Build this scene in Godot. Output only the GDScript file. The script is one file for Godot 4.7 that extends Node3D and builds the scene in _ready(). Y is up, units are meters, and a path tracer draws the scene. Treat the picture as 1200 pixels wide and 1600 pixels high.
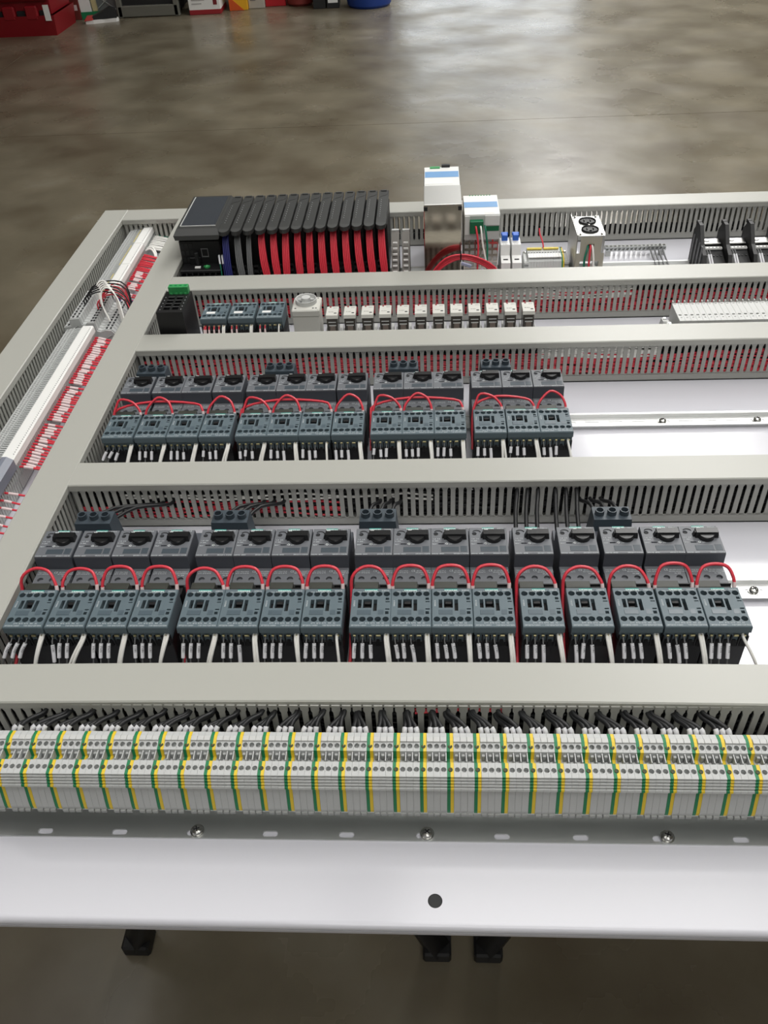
extends Node3D
# A wired control panel lying flat on trestles in a workshop hall. Units: metres; panel things are placed on
# the mounting plate, whose top lies PLATE above the floor.

const PLATE := 0.83
const ORD := ["first", "second", "third", "fourth", "fifth", "sixth", "seventh", "eighth", "ninth", "tenth", "eleventh", "twelfth", "thirteenth", "fourteenth", "fifteenth", "sixteenth", "seventeenth", "eighteenth", "nineteenth"]
const TENS := ["", "", "twent", "thirt", "fort", "fift", "sixt", "sevent", "eight", "ninet"]
var M := {}
var taken := {}
var text_cache := {}
var rng := RandomNumberGenerator.new()


func ordinal(n: int) -> String:
	if n < 20:
		return ORD[n - 1]
	var lead := "hundred-and-" if n > 100 else ""
	var r := n % 100 if n != 100 else 100
	if n == 100:
		return "hundredth"
	if r < 20:
		return lead + ORD[r - 1]
	var t: String = TENS[r / 10]
	return lead + (t + "ieth" if r % 10 == 0 else t + "y-" + ORD[r % 10 - 1])


# ---------------------------------------------------------------- mesh builder
class G:
	var st := SurfaceTool.new()

	func _init():
		st.begin(Mesh.PRIMITIVE_TRIANGLES)
		st.set_smooth_group(-1)

	func face(p: Array, out: Vector3) -> void:   # flat convex polygon, turned so that it faces OUT
		var n: Vector3 = (p[1] - p[0]).cross(p[2] - p[0])
		if n.length_squared() < 1e-22 and p.size() > 3:
			n = (p[2] - p[0]).cross(p[3] - p[0])
		var flip := n.dot(out) > 0.0
		for i in range(1, p.size() - 1):
			st.add_vertex(p[0])
			if flip:
				st.add_vertex(p[i + 1]); st.add_vertex(p[i])
			else:
				st.add_vertex(p[i]); st.add_vertex(p[i + 1])

	func box(c: Vector3, s: Vector3, b := 0.0) -> G:
		var h := s * 0.5
		b = minf(b, minf(h.x, minf(h.y, h.z)) * 0.95)
		var v := {}
		for x in [-1, 1]:
			for y in [-1, 1]:
				for z in [-1, 1]:
					var k := Vector3i(x, y, z)
					var q := Vector3(x * h.x, y * h.y, z * h.z)
					v[[k, 0]] = c + q - Vector3(0, y * b, z * b)
					v[[k, 1]] = c + q - Vector3(x * b, 0, z * b)
					v[[k, 2]] = c + q - Vector3(x * b, y * b, 0)
		for a in 3:
			var u := (a + 1) % 3
			var w := (a + 2) % 3
			for s1 in [-1, 1]:
				var l := []
				for e in [[-1, -1], [1, -1], [1, 1], [-1, 1]]:
					var k := Vector3i.ZERO
					k[a] = s1; k[u] = e[0]; k[w] = e[1]
					l.append(v[[k, a]])
				var o := Vector3.ZERO
				o[a] = s1
				face(l, o)
			if b > 0.0:
				for s1 in [-1, 1]:
					for s2 in [-1, 1]:
						var k1 := Vector3i.ZERO
						k1[u] = s1; k1[w] = s2; k1[a] = -1
						var k2 := k1
						k2[a] = 1
						var o := Vector3.ZERO
						o[u] = s1; o[w] = s2
						face([v[[k1, u]], v[[k2, u]], v[[k2, w]], v[[k1, w]]], o)
		if b > 0.0:
			for x in [-1, 1]:
				for y in [-1, 1]:
					for z in [-1, 1]:
						var k := Vector3i(x, y, z)
						face([v[[k, 0]], v[[k, 1]], v[[k, 2]]], Vector3(k))
		return self

	# profile in (z, y), drawn from x0 to x1
	func prism(poly: Array, x0: float, x1: float) -> G:
		return sweep(poly, func(q, t): return Vector3(t, q.y, q.x), x0, x1, Vector3.RIGHT)

	# profile in (x, z), drawn from y0 to y1
	func slab(poly: Array, y0: float, y1: float) -> G:
		return sweep(poly, func(q, t): return Vector3(q.x, t, q.y), y0, y1, Vector3.UP)

	# profile in (x, y), drawn from z0 to z1
	func extrude(poly: Array, z0: float, z1: float) -> G:
		return sweep(poly, func(q, t): return Vector3(q.x, q.y, t), z0, z1, Vector3.BACK)

	func sweep(poly: Array, f: Callable, t0: float, t1: float, axis: Vector3) -> G:
		var pv := PackedVector2Array(poly)
		var area := 0.0
		for i in pv.size():
			area += pv[i].cross(pv[(i + 1) % pv.size()])
		for i in pv.size():
			var a := pv[i]
			var b := pv[(i + 1) % pv.size()]
			var d := (b - a)
			var nn := Vector2(d.y, -d.x) * signf(area)
			face([f.call(a, t0), f.call(b, t0), f.call(b, t1), f.call(a, t1)], f.call(nn, 0.0))
		var idx := Geometry2D.triangulate_polygon(pv)
		for i in range(0, idx.size(), 3):
			for e in [[t0, -1.0], [t1, 1.0]]:
				face([f.call(pv[idx[i]], e[0]), f.call(pv[idx[i + 1]], e[0]), f.call(pv[idx[i + 2]], e[0])], axis * e[1] * (t1 - t0))
		return self

	func tube(p: Array, r, n := 6, caps := true) -> G:
		var rings := []
		var up := Vector3.UP
		var t0: Vector3 = (p[1] - p[0]).normalized()
		if absf(t0.dot(up)) > 0.9:
			up = Vector3.RIGHT
		var side := t0.cross(up).normalized()
		for i in p.size():
			var t: Vector3 = (p[mini(i + 1, p.size() - 1)] - p[maxi(i - 1, 0)]).normalized()
			side = (side - t * side.dot(t)).normalized()
			var q := t.cross(side)
			var rr: float = r[i] if r is Array else r
			var ring := []
			for k in n:
				var a := TAU * k / n
				ring.append(p[i] + (side * cos(a) + q * sin(a)) * rr)
			rings.append(ring)
		st.set_smooth_group(0)
		for i in range(p.size() - 1):
			for k in n:
				var k2 := (k + 1) % n
				var a: Vector3 = rings[i][k]
				var b: Vector3 = rings[i][k2]
				face([a, b, rings[i + 1][k2], rings[i + 1][k]], (a + b) * 0.5 - p[i] + ((rings[i + 1][k] + rings[i + 1][k2]) * 0.5 - p[i + 1]))
		st.set_smooth_group(-1)
		if caps:
			face(rings[0], p[0] - p[1])
			face(rings[-1], p[-1] - p[-2])
		return self

	func rod(a: Vector3, b: Vector3, r: float, n := 12) -> G:
		return tube([a, b], r, n)

	# turned shape: profile of (radius, height) about the y axis at c
	func lathe(prof: Array, c := Vector3.ZERO, n := 20, smooth := true) -> G:
		for i in range(prof.size() - 1):
			var a: Vector2 = prof[i]
			var b: Vector2 = prof[i + 1]
			var d := b - a
			var nn := Vector2(d.y, -d.x)
			st.set_smooth_group(i + 1 if smooth else -1)
			for k in n:
				var u := TAU * k / n
				var w := TAU * (k + 1) / n
				var m := (u + w) * 0.5
				var q := [c + Vector3(a.x * cos(u), a.y, a.x * sin(u)), c + Vector3(a.x * cos(w), a.y, a.x * sin(w)), c + Vector3(b.x * cos(w), b.y, b.x * sin(w)), c + Vector3(b.x * cos(u), b.y, b.x * sin(u))]
				if a.x < 1e-6:
					q.remove_at(1)
				elif b.x < 1e-6:
					q.remove_at(3)
				face(q, Vector3(nn.x * cos(m), nn.y, nn.x * sin(m)))
		st.set_smooth_group(-1)
		return self

	# a flat face with openings: o + u*U + v*V, normal N = outward. cells: [u0, v0, u1, v1, kind, ...]
	# kind 0 plain; 1 round [cu, cv, r, depth]; 2 square [a0, b0, a1, b1, depth]
	func pierced(o: Vector3, U: Vector3, V: Vector3, N: Vector3, cells: Array, seg := 16) -> G:
		for c in cells:
			var P := func(a, b, d = 0.0): return o + U * a + V * b - N * d
			if c[4] == 0:
				face([P.call(c[0], c[1]), P.call(c[2], c[1]), P.call(c[2], c[3]), P.call(c[0], c[3])], N)
			elif c[4] == 1:
				var pr := []
				var ci := []
				for k in seg:
					var a := TAU * (k + 0.5) / seg
					var dx := cos(a)
					var dy := sin(a)
					ci.append(Vector2(c[5] + dx * c[7], c[6] + dy * c[7]))
					var tx: float = ((c[2] if dx > 0 else c[0]) - c[5]) / dx if absf(dx) > 1e-9 else 1e9
					var ty: float = ((c[3] if dy > 0 else c[1]) - c[6]) / dy if absf(dy) > 1e-9 else 1e9
					var tt := minf(tx, ty)
					pr.append([Vector2(c[5] + dx * tt, c[6] + dy * tt), 0 if tx < ty else 1])
				for k in seg:
					var k2 := (k + 1) % seg
					var l := [P.call(ci[k].x, ci[k].y), P.call(pr[k][0].x, pr[k][0].y)]
					if pr[k][1] != pr[k2][1]:
						var cx: float = pr[k][0].x if pr[k][1] == 0 else pr[k2][0].x
						var cy: float = pr[k][0].y if pr[k][1] == 1 else pr[k2][0].y
						l.append(P.call(cx, cy))
					l.append(P.call(pr[k2][0].x, pr[k2][0].y))
					l.append(P.call(ci[k2].x, ci[k2].y))
					face(l, N)
					face([P.call(ci[k].x, ci[k].y), P.call(ci[k2].x, ci[k2].y), P.call(ci[k2].x, ci[k2].y, c[8]), P.call(ci[k].x, ci[k].y, c[8])], U * (c[5] - ci[k].x) + V * (c[6] - ci[k].y))
				var fl := []
				for k in seg:
					fl.append(P.call(ci[k].x, ci[k].y, c[8]))
				face(fl, N)
			else:
				var ro := [[c[0], c[1]], [c[2], c[1]], [c[2], c[3]], [c[0], c[3]]]
				var ri := [[c[5], c[6]], [c[7], c[6]], [c[7], c[8]], [c[5], c[8]]]
				var mid := Vector2((c[5] + c[7]) * 0.5, (c[6] + c[8]) * 0.5)
				for k in 4:
					var k2 := (k + 1) % 4
					face([P.call(ro[k][0], ro[k][1]), P.call(ro[k2][0], ro[k2][1]), P.call(ri[k2][0], ri[k2][1]), P.call(ri[k][0], ri[k][1])], N)
					var em := Vector2((ri[k][0] + ri[k2][0]) * 0.5, (ri[k][1] + ri[k2][1]) * 0.5)
					face([P.call(ri[k][0], ri[k][1]), P.call(ri[k2][0], ri[k2][1]), P.call(ri[k2][0], ri[k2][1], c[9]), P.call(ri[k][0], ri[k][1], c[9])], U * (mid.x - em.x) + V * (mid.y - em.y))
				face([P.call(ri[0][0], ri[0][1], c[9]), P.call(ri[1][0], ri[1][1], c[9]), P.call(ri[2][0], ri[2][1], c[9]), P.call(ri[3][0], ri[3][1], c[9])], N)
		return self

	# frustum: bottom rectangle to top rectangle (x0, z0, x1, z1)
	func taper(b: Array, y0: float, t: Array, y1: float, lid := true, floor_too := false) -> G:
		var lo := [Vector3(b[0], y0, b[1]), Vector3(b[2], y0, b[1]), Vector3(b[2], y0, b[3]), Vector3(b[0], y0, b[3])]
		var hi := [Vector3(t[0], y1, t[1]), Vector3(t[2], y1, t[1]), Vector3(t[2], y1, t[3]), Vector3(t[0], y1, t[3])]
		var m := Vector3((b[0] + b[2]) * 0.5, 0, (b[1] + b[3]) * 0.5)
		for k in 4:
			var k2 := (k + 1) % 4
			var e: Vector3 = (lo[k] + lo[k2]) * 0.5 - m
			e.y = 0.0
			face([lo[k], lo[k2], hi[k2], hi[k]], e)
		if lid:
			face(hi, Vector3.UP)
		if floor_too:
			face(lo, Vector3.DOWN)
		return self

	func done() -> ArrayMesh:
		st.generate_normals()
		return st.commit()


# ---------------------------------------------------------------- scene helpers
func named(parent: Node, called: String) -> String:
	var k := str(parent.get_instance_id()) + called
	taken[k] = taken.get(k, -1) + 1
	return called if taken[k] == 0 else "%s_%03d" % [called, taken[k]]


func tag(o: Node, label: String, category: String, group := "", kind := "") -> Node:
	o.set_meta("label", label)
	o.set_meta("category", category)
	if group:
		o.set_meta("group", group)
	if kind:
		o.set_meta("kind", kind)
	return o


func thing(called: String, label: String, category: String, at: Vector3, group := "", turn := 0.0) -> Node3D:
	var o := Node3D.new()
	o.name = named(self, called)
	add_child(o)
	o.position = at
	o.rotation.y = turn
	tag(o, label, category, group)
	return o


func on_plate(called: String, label: String, category: String, x: float, z: float, group := "", y := 0.0, turn := 0.0) -> Node3D:
	return thing(called, label, category, Vector3(x, PLATE + y, z), group, turn)


func mi(mesh: Mesh, mat: Material) -> MeshInstance3D:
	var o := MeshInstance3D.new()
	o.mesh = mesh
	o.material_override = mat
	return o


func part(called: String, g, mat: Material, parent: Node, at := Vector3.ZERO) -> MeshInstance3D:
	var o := mi(g.done() if g is G else g, mat)
	o.name = named(parent, called)
	o.position = at
	parent.add_child(o)
	return o


func solo(called: String, g, mat: Material, at: Vector3, label: String, category: String, group := "", kind := "") -> MeshInstance3D:
	var o := part(called, g, mat, self, at)
	tag(o, label, category, group, kind)
	return o


func copy_of(src: Node3D, at: Vector3, label: String, turn := 0.0) -> Node3D:
	var o: Node3D = src.duplicate()
	var stem: String = src.get_meta("stem") if src.has_meta("stem") else String(src.name).rstrip("0123456789").trim_suffix("_")
	o.name = named(self, stem)
	add_child(o)
	o.position = at
	o.rotation.y = turn
	o.set_meta("label", label)
	return o


func structure(called: String, g, mat: Material, at := Vector3.ZERO) -> MeshInstance3D:
	var o := part(called, g, mat, self, at)
	o.set_meta("kind", "structure")
	return o


func mat(c: Color, rough := 0.5, metal := 0.0, spec := 0.5) -> StandardMaterial3D:
	var m := StandardMaterial3D.new()
	m.albedo_color = c
	m.roughness = rough
	m.metallic = metal
	m.metallic_specular = spec
	return m


func rgb(r: int, g: int, b: int) -> Color:
	return Color(r / 255.0, g / 255.0, b / 255.0)


func noise_tex(seed_: int, freq: float, ramp: Array, size := 512, octaves := 4, as_normal := false, bump := 4.0) -> NoiseTexture2D:
	var n := FastNoiseLite.new()
	n.seed = seed_
	n.frequency = freq
	n.fractal_octaves = octaves
	var t := NoiseTexture2D.new()
	t.width = size
	t.height = size
	t.seamless = true
	t.noise = n
	if as_normal:
		t.as_normal_map = true
		t.bump_strength = bump
	else:
		var gr := Gradient.new()
		var off := PackedFloat32Array()
		var cols := PackedColorArray()
		for e in ramp:
			off.append(e[0])
			cols.append(e[1])
		gr.offsets = off
		gr.colors = cols
		t.color_ramp = gr
	return t


func text_mesh(s: String, height: float, bold := false, font := "Droid Sans") -> TextMesh:
	var k := s + str(height) + str(bold) + font
	if not text_cache.has(k):
		var f := SystemFont.new()
		f.font_names = PackedStringArray([font])
		if bold:
			f.font_weight = 700
		var t := TextMesh.new()
		t.font = f
		t.text = s
		t.font_size = 24
		t.pixel_size = height / 17.0
		t.depth = 0.0001
		t.curve_step = 4.0
		text_cache[k] = t
	return text_cache[k]


# lettering that lies on an upward face, read from +z
func flat_text(s: String, height: float, at: Vector3, m: Material, parent: Node, bold := false, tilt := -PI / 2, wide := 1.0) -> MeshInstance3D:
	var o := mi(text_mesh(s, height, bold), m)
	o.name = named(parent, "lettering")
	parent.add_child(o)
	o.position = at
	o.rotation.x = tilt
	o.scale.x = wide
	return o


func curve(pts: Array, n := 12) -> Array:   # a smooth line through the points
	var out := []
	var k := pts.size()
	var per := maxi(2, int(ceil(float(n) / (k - 1))))
	for i in range(k - 1):
		var p0: Vector3 = pts[maxi(i - 1, 0)]
		var p1: Vector3 = pts[i]
		var p2: Vector3 = pts[i + 1]
		var p3: Vector3 = pts[mini(i + 2, k - 1)]
		for j in per:
			out.append(p1.cubic_interpolate(p2, p0, p3, float(j) / per))
	out.append(pts[-1])
	return out


# a wire on the panel through pts (plate coordinates); returns its node and its line
func wire(called: String, pts: Array, r: float, m: Material, label: String, group := "", n := 12, sides := 6) -> Array:
	var line := curve(pts, n)
	var o: Vector3 = pts[-1]
	var rel := []
	for p in line:
		rel.append(p - o)
	var g := G.new().tube(rel, r, sides)
	var w := solo(called, g, m, o + Vector3(0, PLATE, 0), label, "wire", group)
	return [w, rel]


# white sleeve on a wire between two fractions of its line
func sleeve(w: Array, f0: float, f1: float, r: float, m: Material = null) -> MeshInstance3D:
	var line: Array = w[1]
	var a := int(f0 * (line.size() - 1))
	var b := maxi(a + 1, int(ceil(f1 * (line.size() - 1))))
	return part("wire_marker", G.new().tube(line.slice(a, b + 1), r, 8), m if m else M.marker, w[0])


# ---------------------------------------------------------------- setting
func make_materials() -> void:
	M.duct = mat(rgb(168, 168, 162), 0.42)
	M.duct_lid = mat(rgb(175, 175, 168), 0.36)
	M.plate = mat(rgb(211, 211, 218), 0.16)
	M.steel = mat(rgb(214, 214, 211), 0.42, 1.0)
	M.alu = mat(rgb(198, 200, 198), 0.34, 0.9)
	M.rail = mat(rgb(226, 227, 226), 0.4, 0.6)
	M.zinc = mat(rgb(190, 190, 186), 0.22, 1.0)
	M.stain = mat(rgb(176, 168, 156), 0.14, 1.0)
	M.brass = mat(rgb(206, 196, 150), 0.4, 1.0)
	M.black = mat(rgb(16, 16, 18), 0.5)
	M.black_soft = mat(rgb(30, 31, 32), 0.6)
	M.plc = mat(rgb(54, 55, 54), 0.5)
	M.plc_tip = mat(rgb(66, 67, 66), 0.5)
	M.screen = mat(rgb(62, 66, 72), 0.1)
	M.contactor = mat(rgb(92, 107, 114), 0.5)
	M.contactor_label = mat(rgb(80, 94, 102), 0.35)
	M.breaker = mat(rgb(103, 106, 111), 0.5)
	M.breaker_dark = mat(rgb(76, 80, 88), 0.5)
	M.infeed = mat(rgb(62, 72, 80), 0.5)
	M.knob = mat(rgb(22, 23, 25), 0.35)
	M.teal = mat(rgb(0, 140, 128), 0.5)
	M.ink = mat(rgb(30, 30, 32), 0.7)
	M.print = mat(rgb(205, 211, 213), 0.6)
	M.white_print = mat(rgb(232, 236, 236), 0.6)
	M.link = mat(rgb(58, 60, 54), 0.5)
	M.red = mat(rgb(196, 22, 38), 0.36)
	M.red_wire = mat(rgb(216, 58, 73), 0.32)
	M.pe_hole_shade = mat(rgb(58, 66, 30), 0.6)
	M.white_wire = mat(rgb(244, 243, 238), 0.45)
	M.black_wire = mat(rgb(22, 23, 25), 0.5)
	M.grey_wire = mat(rgb(104, 105, 106), 0.45)
	M.blue_wire = mat(rgb(36, 40, 104), 0.45)
	M.green_wire = mat(rgb(0, 108, 82), 0.45)
	M.marker = mat(rgb(224, 224, 228), 0.5)
	M.pink_marker = mat(rgb(226, 206, 206), 0.5)
	M.terminal = mat(rgb(190, 192, 191), 0.5)
	M.terminal_dark = mat(rgb(158, 160, 158), 0.55)
	M.card = mat(rgb(234, 234, 231), 0.55)
	M.pe_green = mat(rgb(22, 124, 78), 0.5)
	M.pe_yellow = mat(rgb(228, 196, 48), 0.5)
	M.yellow = mat(rgb(222, 200, 84), 0.5)
	M.beige = mat(rgb(206, 205, 198), 0.5)
	M.light_grey = mat(rgb(198, 199, 197), 0.5)
	M.white = mat(rgb(230, 230, 228), 0.5)
	M.blue = mat(rgb(34, 96, 196), 0.4)
	M.sky_band = mat(rgb(110, 158, 206), 0.45)
	M.green = mat(rgb(52, 150, 84), 0.45)
	M.green_dark = mat(rgb(0, 104, 66), 0.45)
	M.smoke = mat(rgb(74, 70, 66), 0.25)
	M.paint_black = mat(rgb(26, 26, 28), 0.5)
	M.red_plastic = mat(rgb(140, 16, 28), 0.5)
	M.olive = mat(rgb(196, 186, 140), 0.5)
	M.taupe = mat(rgb(186, 181, 166), 0.45)
	var brushed := noise_tex(5, 0.02, [[0.0, rgb(186, 178, 166)], [1.0, rgb(200, 192, 180)]], 256, 3)
	M.stain.albedo_color = Color.WHITE
	M.stain.albedo_texture = brushed
	M.stain.uv1_triplanar = true
	M.stain.uv1_scale = Vector3(9, 40, 9)
	# polished concrete: broad mottling, finer cloudy stains and a wavy, unevenly polished skin
	var c := mat(Color.WHITE, 1.0)
	c.albedo_texture = noise_tex(11, 0.006, [[0.0, rgb(90, 81, 66)], [0.35, rgb(105, 97, 81)], [0.55, rgb(113, 106, 90)], [0.75, rgb(122, 114, 97)], [1.0, rgb(134, 128, 113)]], 1024, 6)
	c.uv1_triplanar = true
	c.uv1_world_triplanar = true
	c.uv1_scale = Vector3(0.24, 0.24, 0.24)
	c.roughness_texture = noise_tex(23, 0.01, [[0.0, Color(0.22, 0.22, 0.22)], [0.5, Color(0.3, 0.3, 0.3)], [1.0, Color(0.44, 0.44, 0.44)]], 512, 5)
	c.normal_enabled = true
	c.normal_texture = noise_tex(31, 0.02, [], 512, 4, true, 2.0)
	c.normal_scale = 0.12
	M.concrete = c


func light_panel(x: float, z: float, w: float, d: float, y: float, e: float, label: String) -> void:
	var o := thing("ceiling_lamp", label, "lamp", Vector3(x, y, z), "ceiling lamps of the hall")
	part("housing", G.new().box(Vector3(0, 0.05, 0), Vector3(w + 0.06, 0.08, d + 0.06), 0.01), M.white, o)
	var glow := mat(rgb(250, 250, 246), 0.5)
	glow.emission_enabled = true
	glow.emission = Color(1.0, 0.995, 0.985)
	glow.emission_energy_multiplier = e * 0.8
	part("diffuser", G.new().box(Vector3(0, 0.005, 0), Vector3(w, 0.01, d)), glow, o)
	var l := AreaLight3D.new()
	l.name = "lamp_light"
	l.area_size = Vector2(w, d)
	l.light_energy = e * w * d
	l.light_color = Color(1.0, 0.995, 0.985)
	l.shadow_enabled = true
	l.rotation.x = -PI / 2
	l.position.y = -0.012
	o.add_child(l)


func hall() -> void:
	var top := 5.2
	# floor slabs between saw-cut joints
	var fl := Node3D.new()
	fl.name = "floor"
	add_child(fl)
	fl.set_meta("kind", "structure")
	part("sub_base", G.new().box(Vector3(0, -0.17, -7), Vector3(19, 0.1, 27)), M.black_soft, fl)
	var xs := [-9.4, -3.3, 9.4]
	var zs := [-20.0, -12.0, -5.42, 0.6, 6.4]
	for i in 2:
		for j in 4:
			part("slab", G.new().box(Vector3((xs[i] + xs[i + 1]) / 2, -0.06, (zs[j] + zs[j + 1]) / 2), Vector3(xs[i + 1] - xs[i] - 0.004, 0.12, zs[j + 1] - zs[j] - 0.004)), M.concrete, fl)
	var wallm := mat(rgb(150, 150, 146), 0.8)
	structure("wall_left", G.new().box(Vector3(-9.1, top / 2, -6.8), Vector3(0.2, top, 26.4)), wallm)
	structure("wall_right", G.new().box(Vector3(9.1, top / 2, -6.8), Vector3(0.2, top, 26.4)), wallm)
	structure("wall_front", G.new().box(Vector3(0, top / 2, 6.1), Vector3(18, top, 0.2)), wallm)
	structure("ceiling", G.new().box(Vector3(0, top + 0.1, -6.8), Vector3(18.4, 0.2, 26.4)), mat(rgb(214, 214, 212), 0.85))
	# far wall with an open loading door
	var dx0 := -0.5
	var dx1 := 2.9
	var dh := 4.0
	var w := G.new()
	w.box(Vector3((-9 + dx0) / 2, top / 2, -19.6), Vector3(dx0 + 9, top, 0.2))
	w.box(Vector3((9 + dx1) / 2, top / 2, -19.6), Vector3(9 - dx1, top, 0.2))
	w.box(Vector3((dx0 + dx1) / 2, (top + dh) / 2, -19.6), Vector3(dx1 - dx0, top - dh, 0.2))
	structure("wall_back", w, wallm)
	structure("ground_outside", G.new().box(Vector3(1, -0.1, -32), Vector3(60, 0.1, 24)), mat(rgb(150, 150, 145), 0.9))
	# partition behind the stored goods, left of the aisle
	structure("wall_partition", G.new().box(Vector3(-4.7, 1.6, -10.0), Vector3(8.6, 3.2, 0.15)), mat(rgb(58, 55, 50), 0.8))
	for e in [[2.3, -4.6, 3.1, "long ceiling panel lamp, nearest along the right aisle", 1.5, 3.2], [2.3, -8.2, 3.1, "long ceiling panel lamp, second along the right aisle", 1.5, 3.2], [2.3, -11.8, 3.1, "long ceiling panel lamp, third along the right aisle", 1.5, 3.2], [2.3, -15.4, 3.1, "long ceiling panel lamp, farthest along the right aisle", 1.5, 3.2], [-1.7, -0.85, 0.48, "broad dim ceiling panel lamp above the left of the panel", 2.2, 3.5], [0.9, -0.85, 1.15, "broad dim ceiling panel lamp above the right of the panel", 2.2, 3.5], [0.4, 3.4, 1.0, "added unseen fill lamp over the open floor before the panel", 2.6, 3.0]]:  # the last lamp is an unseen fill added to brighten the front faces
		light_panel(e[0], e[1], e[4], e[5], top - 0.12, e[2], e[3])


func plate_and_stands() -> void:
	var o := on_plate("mounting_plate", "large glossy white sheet-steel mounting plate with rolled front edge and one round hole", "mounting plate", 0, -1.0)
	var X0 := -0.735
	var X1 := 1.3
	var Z0 := -0.80
	var Z1 := 0.7005
	var cells := []
	var hx := -0.0013
	var hz := 0.6816
	cells.append([X0, Z0, X1, hz - 0.02, 0])
	cells.append([X0, hz - 0.02, hx - 0.02, Z1, 0])
	cells.append([hx + 0.02, hz - 0.02, X1, Z1, 0])
	cells.append([hx - 0.02, hz - 0.02, hx + 0.02, Z1, 1, hx, hz, 0.0066, 0.006])
	var g := G.new().pierced(Vector3.ZERO, Vector3.RIGHT, Vector3.BACK, Vector3.UP, cells, 28)
	var r := 0.006
	g.st.set_smooth_group(3)
	for k in 6:
		var a := PI / 2 * k / 6
		var b := PI / 2 * (k + 1) / 6
		var A := Vector2(Z1 + r * sin(a), r * cos(a) - r)
		var B := Vector2(Z1 + r * sin(b), r * cos(b) - r)
		g.face([Vector3(X0, A.y, A.x), Vector3(X1, A.y, A.x), Vector3(X1, B.y, B.x), Vector3(X0, B.y, B.x)], Vector3(0, cos(a), sin(a)))
	g.st.set_smooth_group(-1)
	g.box(Vector3((X0 + X1) / 2, -0.0095, Z1 + r - 0.0015), Vector3(X1 - X0, 0.003, 0.003))
	g.box(Vector3((X0 + X1) / 2, -0.0115, Z1 + r - 0.014), Vector3(X1 - X0, 0.0015, 0.028))
	g.box(Vector3(X0 - 0.0015, -0.006, (Z0 + Z1) / 2), Vector3(0.003, 0.012, Z1 - Z0))
	g.box(Vector3(X1 + 0.0015, -0.006, (Z0 + Z1) / 2), Vector3(0.003, 0.012, Z1 - Z0))
	g.box(Vector3((X0 + X1) / 2, -0.006, Z0 - 0.0015), Vector3(X1 - X0, 0.012, 0.003))
	g.box(Vector3((X0 + X1) / 2, -0.0105, -0.12), Vector3(X1 - X0, 0.003, 1.35))
	part("sheet", g, M.plate, o)
	part("rubber_plug", G.new().lathe([Vector2(0.0065, -0.004), Vector2(0.0065, -0.0006), Vector2(0.0058, -0.0002), Vector2(0, -0.0002)], Vector3(hx, 0, hz), 24), M.black_soft, o)
	# trestles underneath
	for e in [[-0.27, "left black steel trestle carrying the white panel", 0.0], [0.36, "right black steel trestle carrying the white panel", 0.0]]:
		var t := thing("trestle", e[1], "trestle", Vector3(e[0], 0, -1.05), "trestles under the panel")
		part("beam", G.new().box(Vector3(0, PLATE - 0.05, 0), Vector3(0.08, 0.07, 1.06), 0.004), M.paint_black, t)
		for sx in [-1, 1]:
			for sz in [-1, 1]:
				part("leg", G.new().tube([Vector3(sx * 0.03, PLATE - 0.06, sz * 0.41), Vector3(sx * 0.27, 0.02, sz * 0.435)], 0.026, 4), M.paint_black, t)
				part("foot", G.new().box(Vector3(sx * 0.27, 0.02, sz * 0.435), Vector3(0.05, 0.03, 0.046), 0.004), M.paint_black, t)


func screw(x: float, z: float, y: float, label: String, turn: float, group: String) -> void:
	var o := on_plate("pan_head_screw", label, "screw", x, z, group, y, turn)
	var g := G.new().lathe([Vector2(0.0056, 0), Vector2(0.0056, 0.0012), Vector2(0.0048, 0.0028), Vector2(0.003, 0.0038), Vector2(0.0012, 0.0041), Vector2(0, 0.0041)], Vector3.ZERO, 20)
	part("head", g, M.zinc, o)
	part("washer", G.new().lathe([Vector2(0.0068, -0.0012), Vector2(0.0068, 0.0), Vector2(0.005, 0.0)], Vector3.ZERO, 20, false), M.zinc, o)
	part("cross_recess", G.new().box(Vector3(0, 0.0041, 0), Vector3(0.0056, 0.0006, 0.0011)).box(Vector3(0, 0.0041, 0), Vector3(0.0011, 0.0006, 0.0056)), M.ink, o)


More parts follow.
